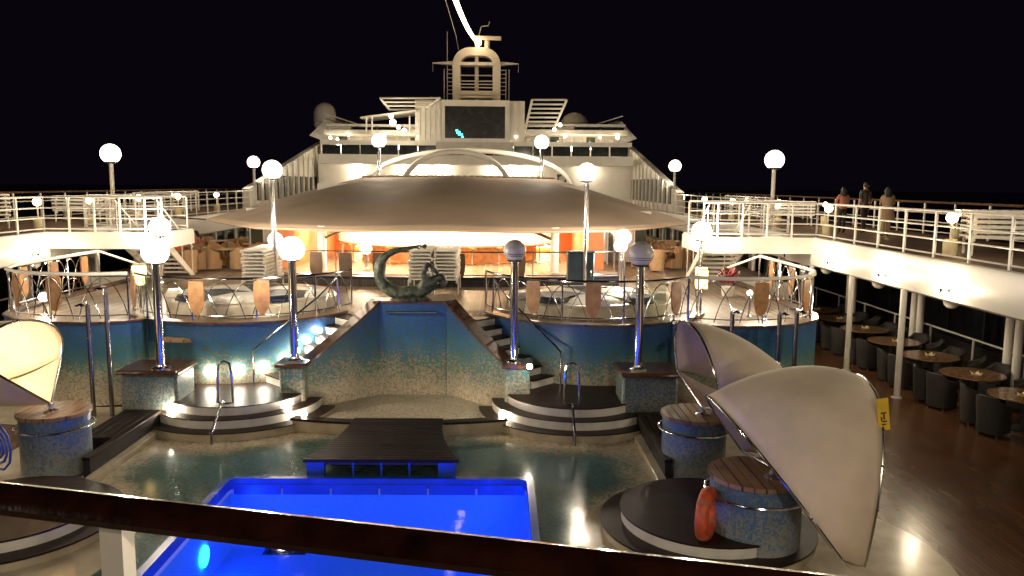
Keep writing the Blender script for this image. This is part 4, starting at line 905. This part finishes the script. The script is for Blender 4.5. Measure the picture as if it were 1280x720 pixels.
# ------------------------------------------------------------------ bar under the canopy
bar = thing('bar', 'warmly lit bar with orange panels and a white curved soffit', 'bar', (0, 33, 2.16))
MB().lathe([(4.4, .55), (4.5, .62), (4.5, 1.22), (4.4, 1.28), (3.2, 1.28), (3.2, .55), (4.4, .55)], 48, (0, 0, .14), PI, 2*PI, 1.0, .8).build('soffit', 'soffit_white', bar)
MB().lathe([(3.6, 0), (3.6, .78), (3.85, .8), (3.85, .85), (3.3, .85)], 48, (0, .2, 0), PI, 2*PI, 1.0, .8).build('counter', 'orange_wood', bar)
for k in range(11):
    x = -5.0 + k; MB().bbox((x-.46, 2.6, .02), (x+.46, 2.68, 1.5), .02).build('back_panel', 'orange_wood' if k % 2 else 'terracotta', bar)
for k in range(9):
    x = -4.0 + k; MB().bbox((x-.36, 2.5, .75), (x+.36, 2.58, 1.15), .01).build('lit_shelf', 'shelf_light', bar)
    MB().bbox((x-.30, 2.48, .25), (x+.30, 2.57, .62), .01).build('lit_shelf', 'shelf_light', bar)
for s in (-1, 1):
    MB().bbox((s*5.55-.28, -4.4, 0), (s*5.55+.28, 2.7, 1.62), .03).build('end_wall', 'terracotta', bar)
MB().span((-6, 2.7, 0), (6, 2.8, 3.0)).build('rear_wall', 'soffit_white', bar, False)
for k in range(9):
    x = -3.6 + k*.9; MB().lathe([(0, 0), (.10, 0), (.10, .03), (0, .03)], 14, (x, -1.4 + .5*abs(x)/3.6, 1.24)).build('downlight', 'bar_light', bar)
for k in range(13):
    a = PI + PI*(k+.5)/13; x, y = 4.5*math.cos(a), 4.5*.8*math.sin(a)
    q = thing('bar_stool', 'round cushioned stool at the lit bar', 'stool', (x*.98, 33+y*.98+.15, 2.16), 0, 'stools along the bar')
    MB().lathe([(0, .62), (.17, .62), (.19, .66), (.17, .72), (0, .74)], 14).build('cushion', 'terracotta', q); MB().tube([(0, 0, .02), (0, 0, .62)], .03, 8).build('stem', 'chrome', q); MB().lathe([(0, 0), (.2, 0), (.18, .02), (0, .04)], 14).build('foot', 'chrome', q)
bt = MB().lathe([(0, 0), (.045, 0), (.045, .17), (.018, .23), (.018, .30), (0, .30)], 10).mesh('bottle')
for k in range(44):
    a = PI + PI*(k+.5)/44; mt = ('bottle_green', 'bottle_brown', 'bottle_clear')[k*7 % 3]; me = bt.copy(); me.materials.append(M[mt])
    tag(mk('bottle', me, None, None, (3.55*math.cos(a)+rng.uniform(-.05, .05), 33.2+3.55*.8*math.sin(a), 3.012), 0), {'bottle_green': 'green', 'bottle_brown': 'brown', 'bottle_clear': 'clear'}[mt] + ' glass bottle standing on the bar counter', 'bottle', mt.split('_')[1] + ' bottles on the bar counter')
for k, (x, y) in enumerate(((-3.0, 29.0), (-1.2, 28.6), (.9, 28.5), (2.8, 28.9), (0, 30.0), (-5.0, 30.2), (5.0, 30.2))):
    q = thing('canopy_lamp', 'round ceiling lamp glowing under the canopy', 'lamp', (x, y, 3.72 + .1), 0, 'lamps under the canopy')
    MB().lathe([(0, -.06), (.17, -.05), (.2, 0), (0, 0)], 16, (0, 0, -.06)).build('diffuser', 'bar_light', q); MB().tube([(0, 0, -.06), (0, 0, .25)], .02, 6).build('stem', 'white_paint', q)
# glazed lobby and side walls beside the bar
for s in (-1, 1):
    lw = thing('glazed_wall', 'glazed lobby wall of pale panes beside the bar on the %s side' % side(s), 'wall', (s*6.0, 33, 1.935))
    for k in range(4):
        x = s*(.25 + k*.55); MB().span((x-.24, -.02, .1), (x+.24, .02, 1.75)).build('pane', 'green_glass' if k % 2 else 'grey_panel', lw, False)
        MB().span((x-.29, -.04, 0), (x-.245, .04, 1.8)).build('mullion', 'white_paint', lw, False)
    MB().span((-.1 if s > 0 else -2.3, -.05, 1.8), (2.3 if s > 0 else .1, .05, 2.2)).build('header', 'white_paint', lw, False)
    # long windowed wall inside the promenade far ahead
    hw_ = thing('deckhouse_wall', 'long pale deckhouse wall with tall windows under the %s upper deck' % side(s), 'wall', (s*13.6, 36, 0))
    MB().span((-.08, 0, 0), (.08, 26, .9)).build('lower_wall', 'grey_panel', hw_, False); MB().span((-.08, 0, 2.9), (.08, 26, 3.25)).build('upper_wall', 'grey_panel', hw_, False)
    for k in range(14):
        MB().span((-.09, k*1.9, .9), (.09, k*1.9+.5, 2.9)).build('pier', 'grey_panel', hw_, False)
        if k < 13: MB().span((-.03, k*1.9+.5, .9), (.03, (k+1)*1.9, 2.9)).build('window', 'dark_glass', hw_, False)

# ------------------------------------------------------------------ superstructure ahead
def bx(px0, py0, px1, py1, Y, depth):
    a = at_y(px0, py1, Y); b_ = at_y(px1, py0, Y); return (a.x, Y, a.z), (b_.x, Y+depth, b_.z)
ho = thing('deckhouse', 'white forward deckhouse with glass balconies and lit terraces', 'deckhouse')
def hp(name, mat, px0, py0, px1, py1, Y, depth): a, b_ = bx(px0, py0, px1, py1, Y, depth); return MB().span(a, b_).build(name, mat, ho, False)
hp('lower_wall', 'white_paint', 400, 204, 790, 300, 62.0, 4)
hp('deck_slab', 'white_paint', 398, 196, 792, 204, 58.5, 4)
for k in range(16): 
    x0 = 402 + k*24; hp('balcony_pane', 'dark_glass', x0+.8, 181, x0+23.2, 195.5, 58.6, .05)
for k in range(17): hp('balcony_post', 'white_paint', 401.4+k*24-.6, 179, 401.4+k*24+.6, 196, 58.7, .08)
hp('balcony_rail', 'white_paint', 400, 178.4, 790, 180.4, 58.55, .12)
hp('upper_wall', 'soffit_white', 412, 164, 778, 200, 62.5, 3)
for k in range(8):
    for x0 in (640, 420): hp('door', 'grey_panel' if k % 3 else 'green_glass', x0+3+k*15, 169, x0+14+k*15, 181, 62.3, .1)
hp('roof_slab', 'white_paint', 405, 163, 519, 167.5, 59.0, 6); hp('roof_slab', 'white_paint', 656, 163, 785, 167.5, 59.0, 6)
for k in range(12): 
    x0 = 410 + k*31
    if not (548 < x0+15 < 640): hp('clerestory_pane', 'dark_glass' if k % 3 else 'soffit_white', x0+1, 157.5, x0+29, 163, 60.5, .1)
hp('top_slab', 'white_paint', 408, 155.6, 519, 157.6, 59.9, 4); hp('top_slab', 'white_paint', 656, 155.6, 782, 157.6, 59.9, 4)
hp('screen_house', 'white_paint', 519, 126.5, 656, 181, 58.9, 6)
hp('screen_house_base', 'grey_panel', 545, 178, 642, 190, 58.3, .25)
for k in range(5): hp('panel_rib', 'white_paint', 524+k*6.5, 128, 525+k*6.5, 178, 58.83, .06)
for k in range(2): hp('panel_rib', 'white_paint', 641+k*7, 128, 642+k*7, 178, 58.83, .06)
sc_ = thing('video_screen', 'large dark video screen in a thick white frame', 'screen')
a, b_ = bx(552, 125.5, 637, 178, 58.35, .4); a2, b2_ = bx(556, 133, 631.5, 172.5, 58.3, .1)
for p, q in (((a[0], a[1], a[2]), (b_[0], b_[1], a2[2])), ((a[0], a[1], b2_[2]), (b_[0], b_[1], b_[2])), ((a[0], a[1], a2[2]), (a2[0], b_[1], b2_[2])), ((b2_[0], a[1], a2[2]), (b_[0], b_[1], b2_[2]))): MB().span(p, q).build('frame', 'white_paint', sc_, False)
MB().span((a2[0], 58.45, a2[2]), (b2_[0], 58.6, b2_[2])).build('display', 'screen_black', sc_, False)
for px, py in ((571, 163), (574, 165), (574, 168), (577, 168), (578, 171), (572, 166)):
    p = at_y(px, py, 58.43); MB().box((p.x, 58.435, p.z), (.16, .02, .12)).build('lit_pixel', 'cyan_led', sc_, False)
# pergolas either side of the screen
for lb, pts4, n in (('port', ((480, 126), (552, 126), (530, 137), (487, 137)), 4), ('starboard', ((664, 128), (706, 128), (689, 168), (655, 168)), 9)):
    pg = thing('pergola', 'slatted white pergola on the %s side of the video screen' % lb, 'pergola')
    P4 = [at_y(x, y, 59.2) for x, y in pts4]
    for k in range(n):
        u = k/(n-1); A = P4[0].lerp(P4[3], u); B = P4[1].lerp(P4[2], u); dy = -1.8*(1-u); MB().tube([A+Vector((0, dy, 0)), B+Vector((0, dy, 0))], .07, 6).build('slat', 'white_paint', pg)
    for A, B in ((P4[0], P4[3]), (P4[1], P4[2])): MB().tube([A+Vector((0, -1.8, 0)), B], .09, 6).build('beam', 'white_paint', pg)
sr = thing('sun_roof', 'thin white sloping roof on posts beside the port pergola', 'roof')
q = [at_y(450, 146, 58.5), at_y(520, 137, 58.5), at_y(520, 139, 58.5), at_y(450, 147.5, 58.5)]
MB().add([tuple(p) for p in q] + [(p.x, p.y+3.5, p.z) for p in q], [(0, 1, 2, 3), (4, 7, 6, 5), (0, 4, 5, 1), (1, 5, 6, 2), (2, 6, 7, 3), (3, 7, 4, 0)]).build('roof_sheet', 'white_paint', sr, False)
for px in (458, 465, 512): p = at_y(px, 145, 58.7); q = at_y(px, 166, 58.7); MB().tube([p, q], .06, 6).build('post', 'white_paint', sr)
# ribbed outer side walls sloping up
for s in (-1, 1):
    sw = thing('side_wall', 'ribbed white side wall with windows rising towards the %s bridge wing' % side(s), 'wall', (0, 0, 0))
    def top(y): return 4.95 + (y-46.5)*(8.45-4.95)/(65.5-46.5)
    MB().add([(s*12.2, 46.0, 3.6), (s*12.2, 65.5, 3.6), (s*12.2, 65.5, top(65.5)), (s*12.2, 46.0, 4.8), (s*12.6, 46.0, 3.6), (s*12.6, 65.5, 3.6), (s*12.6, 65.5, top(65.5)), (s*12.6, 46.0, 4.8)], [(0, 1, 2, 3), (7, 6, 5, 4), (0, 3, 7, 4), (3, 2, 6, 7), (2, 1, 5, 6)]).build('panel', 'white_paint', sw, False)
    for k in range(13):
        y = 47 + k*1.45; MB().span((s*12.1, y, 3.62), (s*12.198, y+.1, top(y)-.04)).build('rib', 'white_paint', sw, False)
        if k < 12: MB().bbox((min(s*12.12, s*12.197), y+.45, 4.1), (max(s*12.12, s*12.197), y+1.1, 5.1 if k < 2 else 5.6), .02).build('window', 'dark_glass', sw)
    wg = thing('bridge_wing', 'pointed white wing jutting out at the top of the %s side wall' % side(s), 'wing')
    zz = 8.6
    pp = [at_y(x_, y_, 63.0) for x_, y_ in ((733, 168), (776, 153), (779, 158), (794, 174), (771, 183), (764, 176))]
    n = 6; MB().add([(s*p.x, 62.2, p.z) for p in pp] + [(s*p.x, 65.5, p.z+.3) for p in pp], [tuple(range(n)), tuple(range(2*n-1, n-1, -1))] + [(i, (i+1) % n, n+(i+1) % n, n+i) for i in range(n)]).build('shell', 'grey_panel', wg, False)
    MB().tube([(s*pp[0].x, 62, pp[0].z+.5), (s*pp[1].x, 62, pp[1].z+.4)], .05, 6).build('rail', 'white_paint', wg)
def dome(px, py, Y, r, label, neck):
    p = at_y(px, py, Y); t_ = thing('radome', label, 'radome', p)
    prof = [(1e-4, r), (r*.38, r*.92), (r*.71, r*.71), (r*.92, r*.38), (r, 0)] + ([(r, -r*.75), (r*.9, -r*.8)] if neck else [(r*.97, -r*.3), (r*.8, -r*.6)])
    MB().lathe(prof, 24).build('dome', 'grey_panel', t_)
    if neck: MB().lathe([(r*.9, -r*.8), (r, -r*.95), (r*.95, -r*1.15), (r*.3, -r*2.1)], 20).build('cone_base', 'white_paint', t_)
    else: MB().lathe([(r*.8, -r*.6), (r*.8, -r*1.1)], 20).build('base', 'white_paint', t_)
dome(406, 142, 64, .86, 'tall pale radome on a cone base at the port wing', True)
dome(718, 159, 64, 1.15, 'wide pale radome dome behind the starboard terrace', False)
# lights on the superstructure
SL = [(424, 180, .3), (430, 186, .35), (489, 145, .25), (491, 153, .35), (498, 159, .22), (505, 163, .22), (413, 172, .16), (422, 174, .14), (436, 169, .12), (481, 170, .14), (522, 170, .1), (520, 186, .3), (500, 184, .3), (755, 182, .3), (693, 162, .18), (700, 156, .2), (645, 171, .16), (706, 171, .14), (750, 172, .12), (772, 172, .2), (715, 184, .45), (735, 186, .3), (640, 184, .2)]
for px, py, r_ in SL:
    tag(MB().sphere(at_y(px, py, 57.2 if py < 165 else 58.95), r_*.62, 12, 8).build('terrace_light', 'terrace_glow'), 'bright round light on the forward deckhouse terraces', 'light', 'deckhouse terrace lights')
for px, py in ((447, 213), (505, 209), (527, 210), (552, 212), (618, 211), (640, 213), (658, 212), (735, 210)):
    q = tag(MB().sphere(at_y(px, py, 61.6), .26, 14, 8, .6).build('wall_lamp', 'super_light'), 'bright lamp on the white wall just above the canopy', 'light', 'lamps above the canopy')
for k, (px, py) in enumerate(((540, 220), (600, 220), (690, 215))): pass
# signs, loudspeaker box
p = at_y(702, 224, 50); t_ = thing('speaker_box', 'small dark square loudspeaker with a round cone', 'loudspeaker', p)
MB().bbox((-.3, -.15, -.3), (.3, .15, .3), .04).build('box', 'dark_metal', t_); MB().lathe([(.0, 0), (.17, .04), (.2, .0)], 16).build('cone', 'grey_panel', t_).rotation_euler = (R(90), 0, 0); t_.children[-1].location = (0, -.16, 0)
MB().tube([(0, 0, -.3), (0, 0, 3.6-p.z)], .04, 6).build('stand', 'dark_metal', t_)

# mast
mY = 66.0
ms = thing('mast', 'white portal mast with rounded top, yards and radar', 'mast')
q0 = at_y(571, 126, mY); q1 = at_y(621, 66, mY); x0, x1, z0, z1 = q0.x, q1.x, q0.z, q1.z; rr_ = 1.05
lp = [(x0, z0), (x0, z1-rr_)] + [(x0+rr_-rr_*math.cos(R(a)), z1-rr_+rr_*math.sin(R(a))) for a in (15, 30, 45, 60, 75, 90)] + [(x1-rr_+rr_*math.sin(R(a)), z1-rr_+rr_*math.cos(R(a))) for a in (0, 15, 30, 45, 60, 75, 90)] + [(x1, z0)]
rows = []
cxm = (x0+x1)/2
for i, (x, z) in enumerate(lp):
    a = lp[max(i-1, 0)]; b_ = lp[min(i+1, len(lp)-1)]; d = Vector((b_[0]-a[0], b_[1]-a[1])).normalized(); n_ = Vector((-d.y, d.x))*.31
    rows.append([(x+n_.x, mY-.6, z+n_.y), (x+n_.x, mY+.6, z+n_.y), (x-n_.x, mY+.6, z-n_.y), (x-n_.x, mY-.6, z-n_.y), (x+n_.x, mY-.6, z+n_.y)])
MB().grid(rows).build('portal', 'white_paint', ms)
def zz_(py): return at_y(596, py, mY).z
for py, h_ in ((81, .24), (117, .3), (122, .2)): MB().span((x0+.2, mY-.65, zz_(py)-h_/2), (x1-.2, mY+.5, zz_(py)+h_/2)).build('platform', 'white_paint', ms, False)
for py in (95, 102, 106, 110): MB().tube([(x0+.3, mY-.3, zz_(py)), (x1-.3, mY-.3, zz_(py))], .05, 6).build('rail', 'grey_panel', ms)
MB().tube([(cxm, mY, z0), (cxm, mY, zz_(60)+.9)], .16, 10).build('pole', 'white_paint', ms)
for sgn, px in ((-1, 541), (1, 648)):
    p = at_y(px, 79.5, mY); xe = x0 if sgn < 0 else x1
    MB().add([(xe+sgn*.3, mY-.3, zz_(77.5)), (p.x, mY-.12, zz_(79)), (p.x, mY-.12, zz_(80)), (xe+sgn*.3, mY-.3, zz_(82)), (xe+sgn*.3, mY+.3, zz_(77.5)), (p.x, mY+.12, zz_(79)), (p.x, mY+.12, zz_(80)), (xe+sgn*.3, mY+.3, zz_(82))], [(0, 1, 2, 3), (7, 6, 5, 4), (0, 4, 5, 1), (1, 5, 6, 2), (2, 6, 7, 3)]).build('yard', 'white_paint', ms, False)
    MB().tube([(p.x, mY, zz_(79)), (p.x, mY, zz_(90))], .02, 5).build('halyard', 'grey_panel', ms)
    lx = xe + sgn*.75
    for k in range(7): MB().tube([(lx, mY-.2, zz_(88+k*5)), (xe+sgn*.3, mY-.2, zz_(88+k*5))], .035, 5).build('ladder_rung', 'grey_panel', ms)
    for dx in (0, sgn*.25): MB().tube([(lx+dx, mY-.2, zz_(87)), (lx+dx, mY-.2, zz_(125))], .04, 6).build('ladder_rail', 'grey_panel', ms)
p = at_y(609, 58, mY); MB().tube([(p.x, mY, zz_(61)), (p.x, mY, zz_(51))], .22, 10).build('radar_post', 'white_paint', ms)
A = at_y(598, 47.5, mY); B = at_y(631, 49.5, mY); MB().box((p.x+.05, mY-.3, (A.z+B.z)/2), (B.x-A.x, .25, .28), ry=R(1.5)).build('radar_bar', 'white_paint', ms, False)
MB().tube([(cxm+.1, mY, zz_(60)+.8), (cxm+.35, mY, zz_(33)), (cxm+.9, mY, zz_(32)), (cxm+1.0, mY, zz_(27))], .05, 6).build('antenna', 'white_paint', ms)
p = at_y(559, 40, mY); MB().tube([(p.x, mY, zz_(125)), (p.x, mY, zz_(40))], .03, 5).build('whip_antenna', 'grey_panel', ms)
MB().tube([at_y(573, 62, mY), at_y(570, 45, 55), at_y(557, 0, 40), at_y(545, -60, 30)], .02, 5).build('stay_wire', 'grey_panel', ms)
# bulbs strung in place of the blown-out light trail at the masthead
ls = thing('light_trail', 'string of bulbs standing in for the dazzling light trail up from the masthead', 'light trail')
A = at_y(598, 52, 65.4); Bq = at_y(560, -28, 40.0)
pts = []
for k in range(101):
    u = k/100; p = A.lerp(Bq, u); p.z -= .45*math.sin(PI*u); pts.append(p)
MB().tube(pts, .025, 5).build('cable', 'dark_metal', ls)
bl = MB().sphere((0, 0, 0), .13, 10, 8).mesh('bulb')
for k in range(0, 101, 1): mk('bulb', bl, 'bulb', ls, pts[k] + Vector((0, 0, -.12)))
MB().sphere(A + Vector((0, -.1, -.1)), .26, 14, 10).build('masthead_lamp', 'bulb', ls)

# ------------------------------------------------------------------ people
def person(label, loc, rz, pose, shirt, legs_m, hair_len, H=1.7, build=1.0, group=None, cat='person', dress=False):
    k = H/1.7
    if pose == 'sit': hip, kn, an = .52, None, None
    P = []; E_ = []; Rr = []
    def v(x, y, z, r, frm=None):
        P.append((x*k, y*k, z*k)); Rr.append(r*k*build if isinstance(r, float) else (r[0]*k*build, r[1]*k*build)); i = len(P)-1
        if frm is not None: E_.append((frm, i))
        return i
    dz = 0 if pose != 'sit' else -.42
    pel = v(0, 0, .95+dz, (.15, .12)); wst = v(0, 0, 1.10+dz, (.125, .10), pel); chs = v(0, .01, 1.28+dz, (.16, .115), wst); sh = v(0, 0, 1.41+dz, (.12, .09), chs)
    nk = v(0, .005, 1.49+dz, .052, sh); hd = v(0, .02, 1.585+dz, (.078, .088), nk); tp = v(0, .015, 1.665+dz, (.062, .072), hd); 
    v(0, .105, 1.575+dz, .014, hd)
    for s in (-1, 1):
        if pose == 'sit':
            h_ = v(s*.1, .02, .5, .085, pel); kn = v(s*.12, .45, .5, .062, h_); an = v(s*.12, .47, .1, .04, kn); v(s*.12, .60, .04, .035, an)
        else:
            st_ = .06*s if pose == 'walk' else .02*s
            h_ = v(s*.095, 0, .86, .085, pel); kn = v(s*.1, st_+.02, .48, .058, h_); an = v(s*.1, st_*1.5, .09, .04, kn); v(s*.11, st_*1.5+.13, .035, .034, an)
        so = v(s*.175, 0, 1.39+dz, .062, sh)
        if pose == 'hands_front': el = v(s*.23, .06, 1.13, .042, so); wr = v(s*.12, .24, 1.06, .032, el)
        elif pose == 'sit': el = v(s*.23, .08, .72, .042, so); wr = v(s*.15, .30, .68, .032, el)
        else: el = v(s*.235, -.02, 1.12, .043, so); wr = v(s*.225, .05, .88, .032, el)
        dirv = (Vector(P[wr])-Vector(P[el])).normalized()/k
        pm = Vector(P[wr])/k + dirv*.06; pmi = v(pm.x, pm.y, pm.z, (.03, .02), wr)
        for f in range(4): q = pm + dirv*(.07 + .012*(f in (1, 2))) + Vector((0, -.027+.018*f, 0)); v(q.x, q.y, q.z, .0095, pmi)
        q = pm + Vector((-s*.03, .04, -.01)); v(q.x, q.y, q.z, .011, pmi)
    t_ = thing('person', label, cat, loc, rz, group)
    me = skin(P, E_, Rr, 'body', 2, 0)
    for mname in ('skin', shirt, legs_m, 'dark_metal'): me.materials.append(M[mname])
    for pg_ in me.polygons:
        c = pg_.center/k; z = c.z - (dz if c.z > .55 else 0) if pose == 'sit' else c.z
        arm = abs(c.x) > .2
        if pose == 'sit': mi = 3 if c.z < .07 else (2 if c.z < .57 and not arm else (1 if c.z-dz < 1.45 else 0))
        else: mi = 3 if z < .07 else (2 if z < .93 and not arm else (1 if z < 1.45 else 0))
        if arm and (c.z-dz) < 1.16: mi = 0
        pg_.material_index = mi
    o = mk('body', me, None, t_)
    hm = MB(); zt = 1.60+dz
    hm.sphere((0, -.022, zt+.022), .106 if hair_len > .1 else .099, 16, 10, 1.0)
    if hair_len > .1:
        for q_ in range(7):
            a_ = R(200 + q_*23); hm.lathe([(1e-4, .10), (.05, .06), (.062, -.02), (.05, -hair_len*.62), (1e-4, -hair_len*.9)], 10, (.075*math.cos(a_), .06*math.sin(a_)-.01, zt-.02-.02*(q_ % 2)))
    ho_ = hm.build('hair', 'hair_dark', t_); ho_.scale = (k, k, k)
    if dress:
        dr = MB().lathe([(.165, 1.36), (.185, 1.25), (.15, 1.1), (.19, .92), (.23, .7), (.255, .55), (.245, .55), (.15, .9)], 20, (0, 0, 0), 0, 2*PI, 1.12, .8); d_ = dr.build('dress', shirt, t_); d_.scale = (k, k, k)
    return t_
person('person in a coral top with dark hair standing on the starboard upper deck', (13.75, 27.2, 3.60), R(5), 'hands_front', 'shirt_coral', 'trousers', .24, 1.58)
person('taller person in a dark olive shirt and trousers on the starboard upper deck', (14.5, 27.2, 3.60), R(20), 'walk', 'shirt_olive', 'trousers', 0, 1.76)
person('person in a beige dress with long dark hair on the starboard upper deck', (14.55, 25.7, 3.60), R(-10), 'hands_front', 'dress_beige', 'skin', .34, 1.60, dress=True)
person('seated person in an orange shirt beside the bar on the port side', (-9.85, 29.75, 1.93), R(190), 'sit', 'shirt_orange', 'trousers', 0)
person('seated person in a coral shirt beside the bar on the port side', (-10.2, 32.45, 1.93), R(175), 'sit', 'shirt_coral', 'jeans', .2)

# ------------------------------------------------------------------ the railing in front of the camera
fr_ = thing('wooden_handrail', 'thick glossy dark wooden handrail on white posts, right before the viewer', 'handrail')
zt = 4.665
a = at_z(-160, 583, zt); b_ = at_z(1400, 757, zt)
d = (b_-a).normalized(); n_ = Vector((-d.y, d.x, 0))
prof = [(-.008, .0), (-.022, -.001), (-.036, -.006), (-.047, -.015), (-.052, -.028), (-.046, -.041), (-.030, -.046), (.008, -.046), (.012, -.030), (.010, -.012), (.004, -.003)]
rows = []
for i in range(41):
    p = a.lerp(b_, i/40) + d*0; rows.append([tuple(p + n_*x + Vector((0, 0, z))) for x, z in prof + [prof[0]]])
MB().grid(rows).build('cap_rail', 'varnish', fr_)
for px in (172, 1560, -900):
    p = at_z(px, 640 + (px-167)*.1, 4.62)
    u = (Vector((p.x, p.y, 0)) - Vector((a.x, a.y, 0))).dot(d); p = a + d*u - n_*.022
    MB().box((p.x, p.y, (zt-.046+3.6)/2), (.044, .03, zt-.047-3.6), rz=math.atan2(d.y, d.x)).build('post', 'white_paint', fr_, False)
for z in (4.25, 3.95): MB().tube([a - n_*.035 + Vector((0, 0, z-zt)), b_ - n_*.035 + Vector((0, 0, z-zt))], .012, 6).build('lower_rail', 'white_paint', fr_)
